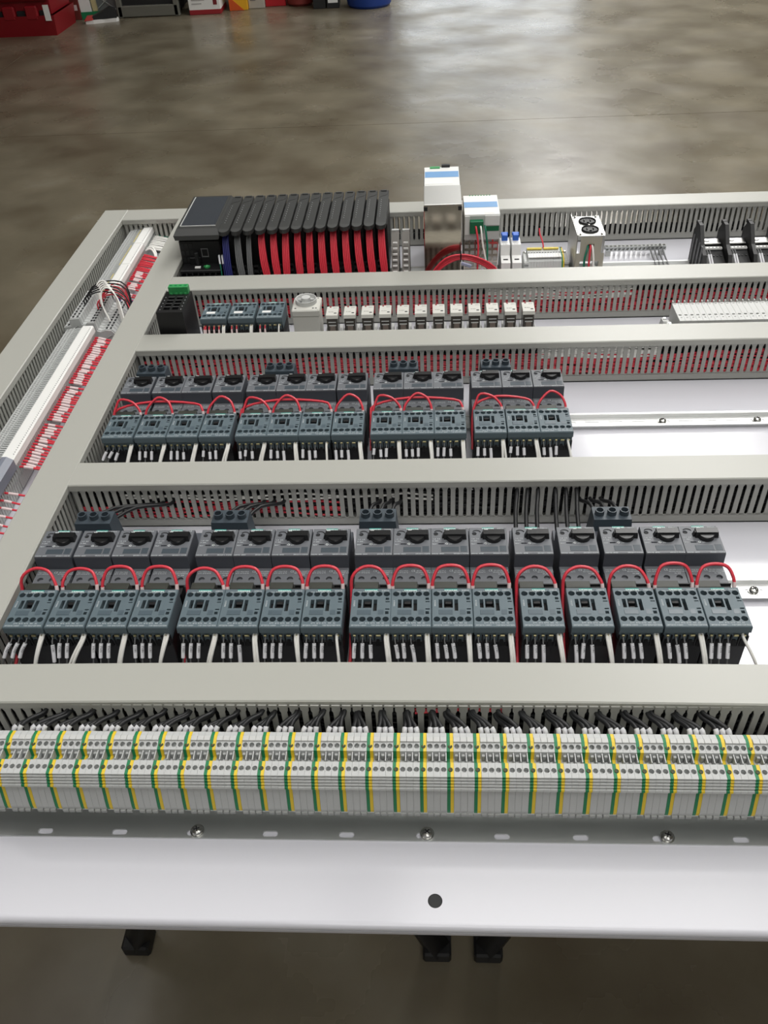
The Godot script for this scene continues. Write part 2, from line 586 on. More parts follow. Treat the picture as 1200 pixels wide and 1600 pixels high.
# slotted wire duct. a, b: start and end along its length; c0, c1: the two side planes; along "x" or "z".
# seen: the side whose slats show (1 = towards +z or +x, -1 the other), both: slats on either side.
const DUCT_H := 0.0763
func duct(label: String, along: String, a: float, b: float, c0: float, c1: float, seen: int, bow := 0.0, rear := true, far_slats := false) -> void:
	var w := c1 - c0
	var L := b - a
	var at := Vector3((a + b) / 2, PLATE, (c0 + c1) / 2) if along == "x" else Vector3((c0 + c1) / 2, PLATE, (a + b) / 2)
	var o := thing("wire_duct", label, "cable duct", at, "", 0.0 if along == "x" else PI / 2)
	# local: length along x, across z. For along z the node is turned, local +z points to world +x
	var W := w / 2 - 0.0025
	var strip := 0.0135
	var t := 0.0018
	part("duct_base", G.new().box(Vector3(0, 0.001, 0), Vector3(L, 0.002, W * 2)).box(Vector3(0, strip / 2, W - t / 2), Vector3(L, strip, t)).box(Vector3(0, strip / 2, -W + t / 2), Vector3(L, strip, t)), M.duct, o)
	var pitch := 0.0105
	var n := int(L / pitch)
	var lo := 0.00305
	var hi := 0.0043
	var pr := [Vector2(-lo, 0), Vector2(lo, 0), Vector2(lo, 0.047), Vector2(hi, 0.05), Vector2(hi, 0.058), Vector2(-hi, 0.058), Vector2(-hi, 0.05), Vector2(-lo, 0.047)]
	var body := G.new().extrude(pr, -t / 2, t / 2).done()
	var root := [Vector2(-pitch / 2, -0.001), Vector2(pitch / 2, -0.001), Vector2(pitch / 2, 0.0), Vector2(lo + 0.0011, 0.0006), Vector2(lo, 0.002), Vector2(-lo, 0.002), Vector2(-lo - 0.0011, 0.0006), Vector2(-pitch / 2, 0.0)]
	var body2 := G.new()
	body2.extrude(pr, -t / 2, t / 2)
	body2.extrude(root, -t / 2, t / 2)
	body = body2.done()
	for k in n:
		part("slat", body, M.duct, o, Vector3(-L / 2 + (k + 0.5) * L / n, strip, seen * (W - t / 2)))
	if rear:
		var g := G.new()
		for k in n:
			var x := -L / 2 + (k + 0.5) * L / n
			g.box(Vector3(x, strip + 0.029, -seen * (W - t / 2)), Vector3(lo * 2, 0.058, t))
		var rs := part("rear_slats", g, M.duct, o)
		rs.set_meta("kind", "stuff")
	# cover with rounded shoulders and lips over the slats, slightly bowed along its length
	var prof := [Vector2(-w / 2, 0.066), Vector2(-w / 2, DUCT_H - 0.0014), Vector2(-w / 2 + 0.0014, DUCT_H), Vector2(w / 2 - 0.0014, DUCT_H), Vector2(w / 2, DUCT_H - 0.0014), Vector2(w / 2, 0.066), Vector2(w / 2 - 0.0018, 0.066), Vector2(w / 2 - 0.0018, DUCT_H - 0.002), Vector2(-w / 2 + 0.0018, DUCT_H - 0.002), Vector2(-w / 2 + 0.0018, 0.066)]
	var seg := 12 if bow != 0.0 else 1
	var lid := G.new()
	for k in seg:
		var u0 := float(k) / seg
		var u1 := float(k + 1) / seg
		var z0 := -bow * sin(PI * u0)
		var z1 := -bow * sin(PI * u1)
		for i in prof.size():
			var p: Vector2 = prof[i]
			var q: Vector2 = prof[(i + 1) % prof.size()]
			var d := q - p
			lid.face([Vector3((u0 - 0.5) * L, p.y, p.x + z0), Vector3((u0 - 0.5) * L, q.y, q.x + z0), Vector3((u1 - 0.5) * L, q.y, q.x + z1), Vector3((u1 - 0.5) * L, p.y, p.x + z1)], Vector3(0, d.x, -d.y))
	var tri := Geometry2D.triangulate_polygon(PackedVector2Array(prof))
	for i in range(0, tri.size(), 3):
		for s in [-1, 1]:
			lid.face([Vector3(s * L / 2, prof[tri[i]].y, prof[tri[i]].x), Vector3(s * L / 2, prof[tri[i + 1]].y, prof[tri[i + 1]].x), Vector3(s * L / 2, prof[tri[i + 2]].y, prof[tri[i + 2]].x)], Vector3(s, 0, 0))
	part("cover", lid, M.duct_lid, o)


# loose wires lying inside a duct, seen through its slots
func duct_wires(label: String, along: String, a: float, b: float, c0: float, c1: float, y0: float, y1: float, n: int, m: Material, r := 0.0016) -> void:
	var g := G.new()
	var k := int((b - a) / 0.035) + 2
	for i in n:
		var line := []
		var yy := rng.randf_range(y0, y1)
		var cc := rng.randf_range(c0, c1)
		for j in k:
			var t := lerpf(a, b, float(j) / (k - 1))
			yy = clampf(yy + rng.randf_range(-0.005, 0.005), y0, y1)
			cc = clampf(cc + rng.randf_range(-0.004, 0.004), c0, c1)
			line.append(Vector3(t, yy, cc) if along == "x" else Vector3(cc, yy, t))
		g.tube(line, r, 5, false)
	solo("wire_bundle", g, m, Vector3(0, PLATE, 0), label, "wires", "", "stuff")


func din_rail(label: String, x0: float, x1: float, z: float, slot_x: float) -> void:
	var o := on_plate("din_rail", label, "rail", (x0 + x1) / 2, z)
	var L := x1 - x0
	var g := G.new()
	var h := 0.0075
	# hat profile: flat web with slots, two walls, two outward flanges
	var cells := []
	var x := x0
	var s := slot_x
	while s - 0.036 > x0 + 0.02:
		s -= 0.0355
	var cur := -L / 2
	while s + 0.02 < x1:
		var u := s - (x0 + x1) / 2
		cells.append([cur, -0.0125, u + 0.01775, 0.0125, 2, u - 0.0105, -0.0031, u + 0.0105, 0.0031, 0.0008])
		cur = u + 0.01775
		s += 0.0355
	cells.append([cur, -0.0125, L / 2, 0.0125, 0])
	g.pierced(Vector3(0, 0.0012, 0), Vector3.RIGHT, Vector3.BACK, Vector3.UP, cells)
	for sz in [-1, 1]:
		g.box(Vector3(0, h / 2, sz * 0.013), Vector3(L, h, 0.001))
		g.box(Vector3(0, h - 0.0005, sz * 0.0153), Vector3(L, 0.001, 0.0046))
	part("rail_profile", g, M.rail, o)


func vertical_rail(label: String, x: float, z0: float, z1: float, m: Material) -> void:
	var o := on_plate("din_rail", label, "rail", x, (z0 + z1) / 2)
	var L := z1 - z0
	var g := G.new().box(Vector3(0, 0.0006, 0), Vector3(0.025, 0.0012, L))
	for s in [-1, 1]:
		g.box(Vector3(s * 0.013, 0.00375, 0), Vector3(0.001, 0.0075, L))
		g.box(Vector3(s * 0.0153, 0.007, 0), Vector3(0.0046, 0.001, L))
	part("rail_profile", g, m, o)


func ducts_and_rails() -> void:
	duct("grey slotted wire duct along the far edge of the panel", "x", -0.659, 0.705, -1.789, -1.7334, 1)
	duct("grey slotted wire duct down the outer left edge of the panel", "z", -1.789, -0.44, -0.7117, -0.659, 1)
	duct("grey slotted wire duct between the left terminal strips and the device rows", "z", -1.7334, -0.53, -0.5354, -0.4841, 1)
	duct("grey slotted wire duct at the right end of the far duct", "z", -1.789, -0.44, 0.705, 0.757, -1)
	duct("grey slotted wire duct in front of the black controller row", "x", -0.4841, 0.705, -1.4508, -1.3944, 1)
	duct("grey slotted wire duct behind the back row of starters, in front of the slim relays", "x", -0.4841, 0.705, -1.2326, -1.1789, 1)
	duct("grey slotted wire duct between the back and the front row of starters", "x", -0.4841, 0.705, -0.8787, -0.8282, 1)
	duct("grey slotted wire duct between the front starters and the green-yellow terminal row", "x", -0.56, 0.5, -0.5266, -0.476, 1, 0.005)
	# wires inside
	duct_wires("red wires inside the wire duct behind the back row of starters", "x", -0.48, 0.70, -1.187, -1.1846, 0.012, 0.052, 24, M.red_wire)
	duct_wires("white and black wires in the top of the wire duct behind the back row of starters", "x", 0.17, 0.36, -1.1866, -1.1844, 0.044, 0.064, 16, M.white_wire)
	duct_wires("black wires in the wire duct behind the back row of starters", "x", -0.48, 0.70, -1.206, -1.19, 0.006, 0.064, 40, M.black_wire, 0.003)
	duct_wires("red wires inside the wire duct in front of the black controller row", "x", -0.48, 0.70, -1.4035, -1.4006, 0.012, 0.05, 22, M.red_wire)
	duct_wires("white wires in the top of the wire duct in front of the black controller row", "x", 0.1, 0.36, -1.403, -1.4004, 0.04, 0.064, 16, M.white_wire)
	duct_wires("black wires in the wire duct in front of the black controller row", "x", -0.48, 0.70, -1.424, -1.407, 0.006, 0.066, 40, M.black_wire, 0.003)
	duct_wires("red wires in the left part of the duct between the starter rows", "x", -0.48, -0.12, -0.8365, -0.8344, 0.016, 0.04, 7, M.red_wire)
	duct_wires("white wires in the left part of the duct between the starter rows", "x", -0.42, 0.0, -0.838, -0.834, 0.03, 0.055, 2, M.white_wire)
	duct_wires("black wires filling the duct between the starter rows", "x", -0.48, 0.70, -0.862, -0.84, 0.006, 0.066, 40, M.black_wire, 0.003)
	duct_wires("black wires filling the duct behind the green-yellow terminal row", "x", -0.54, 0.48, -0.512, -0.49, 0.006, 0.062, 40, M.black_wire, 0.003)
	duct_wires("red wires in the top of the duct behind the green-yellow terminal row", "x", -0.02, 0.07, -0.49, -0.482, 0.056, 0.066, 6, M.red_wire)
	duct_wires("dark wires in the upper part of the far wire duct", "x", -0.3, 0.66, -1.752, -1.744, 0.006, 0.03, 12, M.black_wire, 0.003)
	duct_wires("dark wires inside the outer left wire duct", "z", -1.75, -0.46, -0.69, -0.668, 0.006, 0.05, 20, M.grey_wire, 0.003)
	duct_wires("dark wires inside the wire duct beside the starter rows", "z", -1.7, -0.55, -0.51, -0.493, 0.006, 0.06, 20, M.black_wire, 0.003)
	din_rail("bright steel rail under the front row of starters, free at its right end", -0.47, 0.69, -0.7026, 0.3878)
	din_rail("bright steel rail under the back row of starters, free to its right", -0.47, 0.69, -1.0625, 0.3524)
	din_rail("bright steel rail under the slim relays", -0.47, 0.69, -1.30, 0.3)
	din_rail("bright steel rail under the black controller row", -0.47, 0.69, -1.60, 0.3)
	screw(0.3878, -0.7026, 0.0024, "pan head screw in the rail right of the front starters", 0.4, "screws in the free rail ends")
	screw(0.3524, -1.0625, 0.0024, "left pan head screw in the free rail right of the back starters", 0.9, "screws in the free rail ends")
	screw(0.4943, -1.0625, 0.0024, "right pan head screw in the free rail right of the back starters", 0.2, "screws in the free rail ends")


func objects() -> void:
	starters()
	front_terminals()
	small_row()
	far_row()
	left_strips()
	background_goods()


# ---------------------------------------------------------------- starters: contactor, motor protector, links, wires
# contactor: base on the plate; local z 0 at the middle of the device, front (towards the viewer) +z
func make_contactor(labelled := false) -> Node3D:
	var o := thing("contactor", "-", "contactor", Vector3.ZERO, "contactors")
	o.set_meta("stem", "contactor")
	var W := 0.0222
	var b := G.new()
	b.box(Vector3(0, 0.031, -0.0005), Vector3(W * 2, 0.05, 0.0555), 0.0008)
	for k in 6:
		b.box(Vector3(-W + 0.001 + k * (W * 2 - 0.002) / 5, 0.057, 0.0268), Vector3(0.0013, 0.016, 0.0036))
	for k in 5:
		b.taper([-0.0205 + k * 0.0085, 0.0268, -0.0145 + k * 0.0085, 0.0292], 0.05, [-0.0192 + k * 0.0085, 0.0262, -0.0158 + k * 0.0085, 0.0272], 0.058)
	part("base", b, M.black, o)
	var clamps := G.new()
	for k in 5:
		clamps.box(Vector3(-0.0172 + k * 0.0086, 0.0656, 0.0276), Vector3(0.0052 if k == 3 else 0.0032, 0.0026, 0.002), 0.0004)
	part("clamp_screws", clamps, M.brass, o)
	# cover: pierced top, bevelled rim, skirt
	var x0 := -0.0217
	var x1 := 0.0217
	var z0 := -0.0283
	var zA := -0.0156
	var zB := 0.0124
	var zC := 0.0222
	var z1 := 0.028
	var cells := []
	for row in [[z0 + 0.0034, zA, -0.0203], [zB, zC, 0.0172]]:
		for k in 5:
			var c := -0.0168 + k * 0.0084
			var l := x0 if k == 0 else c - 0.0042
			var r := x1 if k == 4 else c + 0.0042
			cells.append([l, row[0], r, row[1], 1, c, row[2], 0.0036, 0.014])
	cells.append([x0, z0, x1, z0 + 0.0034, 0])
	cells.append([x0, zC, x1, z1, 0])
	cells.append([x0, zA, -0.0152, zB, 0])
	cells.append([-0.0152, zA, -0.0092, 0.002, 2, -0.0146, -0.0118, -0.0106, 0.0008, 0.008])
	cells.append([-0.0092, zA, 0.0014, 0.002, 2, -0.0088, -0.0122, 0.0008, 0.0008, 0.008])
	cells.append([0.0014, zA, 0.0078, 0.0066, 2, 0.0026, -0.0118, 0.0066, 0.0052, 0.008])
	cells.append([-0.0152, 0.002, 0.0014, zB, 0])
	cells.append([0.0014, 0.0066, 0.0078, zB, 0])
	cells.append([0.0078, zA, 0.0142, zB, 0])
	cells.append([0.0142, zA, x1, -0.0108, 2, 0.0158, -0.0146, 0.0196, -0.0112, 0.006])
	cells.append([0.0142, -0.0108, x1, -0.0058, 2, 0.0158, -0.0092, 0.0204, -0.0078, 0.004])
	cells.append([0.0142, -0.0058, x1, 0.0042, 2, 0.0158, 0.0016, 0.0204, 0.0034, 0.004])
	cells.append([0.0142, 0.0042, x1, zB, 2, 0.0158, 0.0058, 0.0196, 0.0098, 0.006])
	var cv := G.new().pierced(Vector3(0, 0.0805, 0), Vector3.RIGHT, Vector3.BACK, Vector3.UP, cells, 14)
	cv.taper([x0 - 0.0006, z0 - 0.0006, x1 + 0.0006, z1 + 0.0008], 0.0794, [x0, z0, x1, z1], 0.0805, false)
	cv.taper([x0 - 0.0006, z0 - 0.0006, x1 + 0.0006, z1 + 0.0012], 0.0715, [x0 - 0.0006, z0 - 0.0006, x1 + 0.0006, z1 + 0.0008], 0.0794, false, true)
	cv.box(Vector3(0, 0.0635, -0.001), Vector3(0.0434, 0.016, 0.054))
	part("cover", cv, M.contactor, o)
	var act := G.new()
	act.box(Vector3(-0.004, 0.0752, -0.0096), Vector3(0.0076, 0.006, 0.0042), 0.0005).box(Vector3(-0.004, 0.0742, -0.0022), Vector3(0.0064, 0.005, 0.0046), 0.0005)
	act.box(Vector3(-0.0126, 0.0732, -0.0055), Vector3(0.0039, 0.0012, 0.0125)).box(Vector3(-0.004, 0.0732, -0.0057), Vector3(0.0095, 0.0012, 0.0128)).box(Vector3(0.0046, 0.0732, -0.0033), Vector3(0.0039, 0.0012, 0.0168))
	act.box(Vector3(0.0177, 0.0752, -0.0129), Vector3(0.0037, 0.001, 0.0033)).box(Vector3(0.0177, 0.0752, 0.0078), Vector3(0.0037, 0.001, 0.0039))
	part("actuator", act, M.black, o)
	var sh := G.new()
	for row in [-0.0203, 0.0172]:
		for k in 5:
			sh.lathe([Vector2(0.0034, 0.0665), Vector2(0.0031, 0.0685), Vector2(0, 0.0685)], Vector3(-0.0168 + k * 0.0084, 0, row), 10)
	part("screw_heads", sh, M.black_soft, o)
	part("window_bar", G.new().box(Vector3(-0.004, 0.0803, -0.0128), Vector3(0.0046, 0.0012, 0.0012), 0.0002), M.contactor, o)
	var lp := G.new().box(Vector3(-0.0072, 0.0806, 0.0072), Vector3(0.0152, 0.0006, 0.0068), 0.0002)
	part("label_plate", lp, M.white if labelled else M.contactor_label, o)
	part("code_sticker", G.new().box(Vector3(0.0112, 0.08055, 0.007), Vector3(0.0062, 0.0003, 0.0068)), M.contactor_label, o)
	part("brand_strip", G.new().box(Vector3(-0.0008, 0.08055, -0.0262), Vector3(0.0146, 0.0004, 0.003)), M.teal, o)
	flat_text("SIEMENS", 0.0021, Vector3(-0.0008, 0.0808, -0.0252), M.white_print, o, true, -PI / 2, 1.15)
	flat_text("SIRIUS", 0.002, Vector3(0.0152, 0.0806, -0.0252), M.print, o)
	flat_text("2/T1  4/T2  6/T3   NO   A2", 0.0014, Vector3(0.002, 0.0806, 0.0229), M.print, o)
	flat_text("3RT2016-1AK61", 0.0015, Vector3(-0.0118, 0.0806, 0.0262), M.print, o)
	flat_text("110V 50Hz/120V 60Hz", 0.0015, Vector3(0.0112, 0.0806, 0.0262), M.print, o, false, -PI / 2, 0.85)
	flat_text("1/L1  3/L2  5/L3  13  A1", 0.0012, Vector3(-0.004, 0.0806, -0.0236), M.print, o)
	var t := flat_text("SIRIUS R", 0.0014, Vector3(-0.0186, 0.0806, -0.006), M.print, o)
	t.rotation = Vector3(-PI / 2, PI / 2, 0)
	return o


# motor protection breaker with its rotary handle; local z 0 over the rail
func make_protector() -> Node3D:
	var o := thing("motor_breaker", "-", "circuit breaker", Vector3.ZERO, "motor protection breakers")
	o.set_meta("stem", "motor_breaker")
	var W := 0.0223
	var b := G.new()
	# side profile (z, y): rear terminal step, raised face, front terminal step
	b.prism([Vector2(-0.0485, 0.004), Vector2(-0.0485, 0.058), Vector2(-0.046, 0.0615), Vector2(-0.0265, 0.0615), Vector2(-0.0258, 0.0838), Vector2(0.0205, 0.0838), Vector2(0.0215, 0.0645), Vector2(0.03, 0.0636), Vector2(0.03, 0.004)], -W, W)
	part("body", b, M.breaker_dark, o)
	var f := G.new()
	var cells := [[-0.0219, -0.0252, 0.0219, -0.0205, 0], [-0.0219, -0.0205, -0.0118, -0.011, 1, -0.0162, -0.0148, 0.0028, 0.004], [-0.0118, -0.0205, 0.0219, -0.011, 0], [-0.0219, -0.011, 0.0219, 0.0006, 0], [-0.0219, 0.0006, -0.0145, 0.0046, 0], [-0.0145, 0.0006, -0.0055, 0.0046, 2, -0.0136, 0.0012, -0.0068, 0.0036, 0.004], [-0.0055, 0.0006, 0.0219, 0.0046, 0], [-0.0219, 0.0046, 0.0219, 0.0202, 0]]
	f.pierced(Vector3(0, 0.0852, 0), Vector3.RIGHT, Vector3.BACK, Vector3.UP, cells, 14)
	f.taper([-0.0223, -0.0258, 0.0223, 0.0207], 0.0836, [-0.0219, -0.0252, 0.0219, 0.0202], 0.0852, false)
	part("face_plate", f, M.breaker, o)
	# front terminal deck with three screw openings
	var d := G.new()
	var dc := []
	for k in 3:
		var c := -0.0142 + k * 0.0142
		dc.append([-0.0219 if k == 0 else c - 0.0071, -0.006, 0.0219 if k == 2 else c + 0.0071, 0.005, 1, c, -0.0004, 0.0036, 0.012])
	dc.append([-0.0219, -0.0185, 0.0219, -0.006, 0])
	dc.append([-0.0219, 0.005, 0.0219, 0.009, 0])
	d.pierced(Vector3(0, 0.0652, 0.0395), Vector3.RIGHT, Vector3.BACK, Vector3.UP, dc, 14)
	d.taper([-0.0221, 0.0205, 0.0221, 0.049], 0.0645, [-0.0219, 0.021, 0.0219, 0.0485], 0.0652, false)
	d.box(Vector3(0, 0.033, 0.0393), Vector3(0.0438, 0.058, 0.0185))
	part("terminal_deck", d, M.breaker, o)
	# rotary handle: grip bar on a round boss
	var k := G.new()
	k.lathe([Vector2(0.0098, 0.0), Vector2(0.0096, 0.0045), Vector2(0.0088, 0.0055), Vector2(0, 0.0055)], Vector3(0.0058, 0.0852, -0.0076), 24)
	k.taper([-0.0068, -0.015, 0.0198, -0.0046], 0.0852, [-0.006, -0.0142, 0.019, -0.0058], 0.093, true)
	k.taper([-0.009, -0.0122, -0.006, -0.007], 0.0852, [-0.0072, -0.0116, -0.006, -0.0076], 0.0915, true)
	part("rotary_handle", k, M.knob, o)
	part("handle_mark", G.new().box(Vector3(-0.0026, 0.0932, -0.0132), Vector3(0.0042, 0.0005, 0.0007)), M.white_print, o)
	var dial := G.new()
	dial.lathe([Vector2(0.0026, 0), Vector2(0.0024, 0.0016), Vector2(0.0018, 0.002), Vector2(0, 0.002)], Vector3(-0.0162, 0.0822, -0.0148), 16)
	dial.box(Vector3(-0.0162, 0.0843, -0.0148), Vector3(0.0034, 0.0005, 0.0008))
	part("setting_dial", dial, M.black_soft, o)
	var arc := G.new()
	var pts := []
	for i in 9:
		var a := PI * (0.05 + 0.8 * i / 8)
		pts.append(Vector3(-0.0135 + 0.0048 * cos(a), 0.0856, -0.0168 - 0.0036 * sin(a)))
	arc.tube(pts, 0.0005, 5)
	part("dial_scale", arc, M.black_soft, o)
	var ring := []
	for i in 13:
		ring.append(Vector3(-0.0036 + 0.0013 * cos(TAU * i / 12), 0.0855, 0.0024 + 0.0013 * sin(TAU * i / 12)))
	part("test_ring", G.new().tube(ring, 0.0004, 4, false), M.white_print, o)
	part("label_plate", G.new().box(Vector3(0.0002, 0.0853, 0.0118), Vector3(0.0205, 0.0005, 0.0082), 0.0002), M.infeed, o)
	part("code_sticker", G.new().box(Vector3(0.016, 0.0853, 0.0112), Vector3(0.0078, 0.0003, 0.0096)), M.infeed, o)
	part("brand_strip", G.new().box(Vector3(0.0002, 0.0852, -0.0243), Vector3(0.0142, 0.0006, 0.0028)), M.teal, o)
	flat_text("SIEMENS", 0.0021, Vector3(0.0002, 0.0856, -0.0233), M.white_print, o, true, -PI / 2, 1.15)
	flat_text("SIRIUS", 0.0019, Vector3(0.015, 0.0853, -0.0233), M.print, o)
	flat_text("TEST", 0.0013, Vector3(-0.0182, 0.0853, 0.003), M.print, o)
	flat_text("OFF", 0.0012, Vector3(0.0008, 0.0853, 0.003), M.print, o)
	flat_text("1.4   2 A", 0.0013, Vector3(-0.0155, 0.0853, -0.006), M.print, o)
	flat_text("I> 26A", 0.0013, Vector3(-0.0168, 0.0853, -0.0025), M.print, o)
	flat_text("S00/S0  400V", 0.0013, Vector3(-0.014, 0.0853, 0.0193), M.print, o)
	flat_text("3RV2011-1CA10", 0.0014, Vector3(0.0125, 0.0853, 0.0193), M.print, o)
	flat_text("CE", 0.003, Vector3(0.0016, 0.0654, 0.0272), M.print, o)
	flat_text("1/L1 3/L2 5/L3\n2/T1 4/T2 6/T3", 0.0011, Vector3(-0.0125, 0.0654, 0.0285), M.print, o)
	flat_text("IEC/EN 60947-2\nIEC/EN 60947-4-1\nUL 508", 0.0011, Vector3(0.0135, 0.0654, 0.03), M.print, o)
	return o


func make_link() -> Node3D:
	var o := thing("link_module", "-", "connector", Vector3.ZERO, "link modules")
	o.set_meta("stem", "link_module")
	part("housing", G.new().box(Vector3(-0.007, 0.0705, 0.0022), Vector3(0.0272, 0.011, 0.0105), 0.0005), M.link, o)
	part("latch_frame", G.new().box(Vector3(0.0, 0.0625, 0.0), Vector3(0.0425, 0.01, 0.0145), 0.0006).box(Vector3(0.0, 0.031, 0.0), Vector3(0.0415, 0.053, 0.012)).box(Vector3(0.0145, 0.0685, -0.004), Vector3(0.0136, 0.003, 0.0014)), M.black, o)
	return o


# three-hole infeed terminal block that stands behind a motor breaker
func infeed(x: float, z: float, label: String) -> void:
	var o := on_plate("infeed_block", label, "terminal block", x, z, "three-pole infeed blocks")
	part("body", G.new().taper([-0.0255, -0.014, 0.0255, 0.019], 0.036, [-0.0225, -0.011, 0.0225, 0.013], 0.078).box(Vector3(0, 0.02, 0.002), Vector3(0.044, 0.036, 0.022)), M.infeed, o)
	for k in 3:
		part("screw_tube", G.new().lathe([Vector2(0.0058, 0.074), Vector2(0.0055, 0.0845), Vector2(0.0042, 0.0845), Vector2(0.0042, 0.0755), Vector2(0, 0.0755)], Vector3(-0.0148 + k * 0.0148, 0, 0.002), 18, false), M.infeed, o)
	flat_text("3RV2925-5AB  CE", 0.0017, Vector3(0.002, 0.062, 0.0152), M.print, o, false, -PI / 2 + 0.95)


func starters() -> void:
	var con := make_contactor()
	var pro := make_protector()
	var lnk := make_link()
	var first := true
	var ax := [-0.4749, -0.4278, -0.381, -0.3347, -0.2803, -0.2358, -0.1898, -0.1445, -0.0918, -0.0477, -0.0028, 0.0421, 0.0939, 0.1454, 0.1961, 0.2428, 0.2882]
	var bx := [-0.4678, -0.4203, -0.3748, -0.3285, -0.2768, -0.2323, -0.1872, -0.1413, -0.0868, -0.0425, 0.0022, 0.0576, 0.1033, 0.148]
	for row in 2:
		var xs: Array = ax if row == 0 else bx
		var dz := 0.0 if row == 0 else -0.3545
		var where := "front" if row == 0 else "back"
		var zc := -0.6035 + dz
		for i in xs.size():
			var x: float = xs[i] + 0.0226
			var lab := "%s from the left in the %s row of starters" % [ordinal(i + 1), where]
			var p := Vector3(x, PLATE, zc)
			var q := Vector3(x - 0.0006 + 0.0006 * (i % 2), PLATE, -0.7026 + dz)
			var l := Vector3(x, PLATE, -0.6445 + dz)
			if first:
				con.position = p; pro.position = q; lnk.position = l
				con.set_meta("label", "blue-grey contactor, " + lab)
				pro.set_meta("label", "breaker with black rotary handle, " + lab)
				lnk.set_meta("label", "black link block behind the contactor " + lab)
				first = false
			else:
				copy_of(con, p, "blue-grey contactor, " + lab)
				copy_of(pro, q, "breaker with black rotary handle, " + lab)
				copy_of(lnk, l, "black link block behind the contactor " + lab)
			starter_wires(row, i, x, zc, where)
	for e in [[-0.4265, 0, "first"], [-0.2530, 0, "second"], [-0.0685, 0, "third"], [0.2172, 0, "rightmost"], [-0.440, 1, "first"], [-0.2365, 1, "second"], [-0.044, 1, "third"], [0.098, 1, "rightmost"]]:
		infeed(e[0], -0.762 - 0.3545 * e[1], "%s three-hole infeed block behind the %s row of breakers" % [e[2], "front" if e[1] == 0 else "back"])
	# black feed wires from the slots of the duct to blocks and breakers
	var fz := -0.8282
	for e in [[-0.4265, "first infeed block"], [-0.2530, "second infeed block"], [-0.0685, "third infeed block"], [0.2172, "rightmost infeed block"]]:
		for k in 3:
			var sx: float = e[0] + (0.062 if e[0] < -0.4 else (0.04 if e[0] < -0.2 else (0.012 if e[0] < 0 else -0.012))) + (k - 1) * 0.0135
			wire("black_wire", [Vector3(sx, 0.044, fz - 0.012), Vector3(sx, 0.046, fz + 0.004), Vector3(lerpf(sx, e[0] + (k - 1) * 0.0145, 0.6), 0.062, fz + 0.03), Vector3(e[0] + (k - 1) * 0.0145, 0.064, -0.768)], 0.0025, M.black_wire, "%s black feed wire from the slots to the %s, front row" % [["left", "middle", "right"][k], e[1]], "feed wires of the infeed blocks", 9)
	for e in [[12, "thirteenth"], [13, "fourteenth"]]:
		for k in 3:
			var cx: float = ax[e[0]] + 0.0226 + (k - 1) * 0.0135
			var sx := cx + (0.006 if e[0] == 12 else 0.004)
			wire("black_wire", [Vector3(sx, 0.058, fz - 0.012), Vector3(sx, 0.06, fz + 0.003), Vector3(lerpf(sx, cx, 0.7), 0.052, fz + 0.035), Vector3(cx, 0.04, -0.748)], 0.0027, M.black_wire, "%s black feed wire from the duct down to the %s front breaker" % [["left", "middle", "right"][k], e[1]], "feed wires of single breakers", 9)


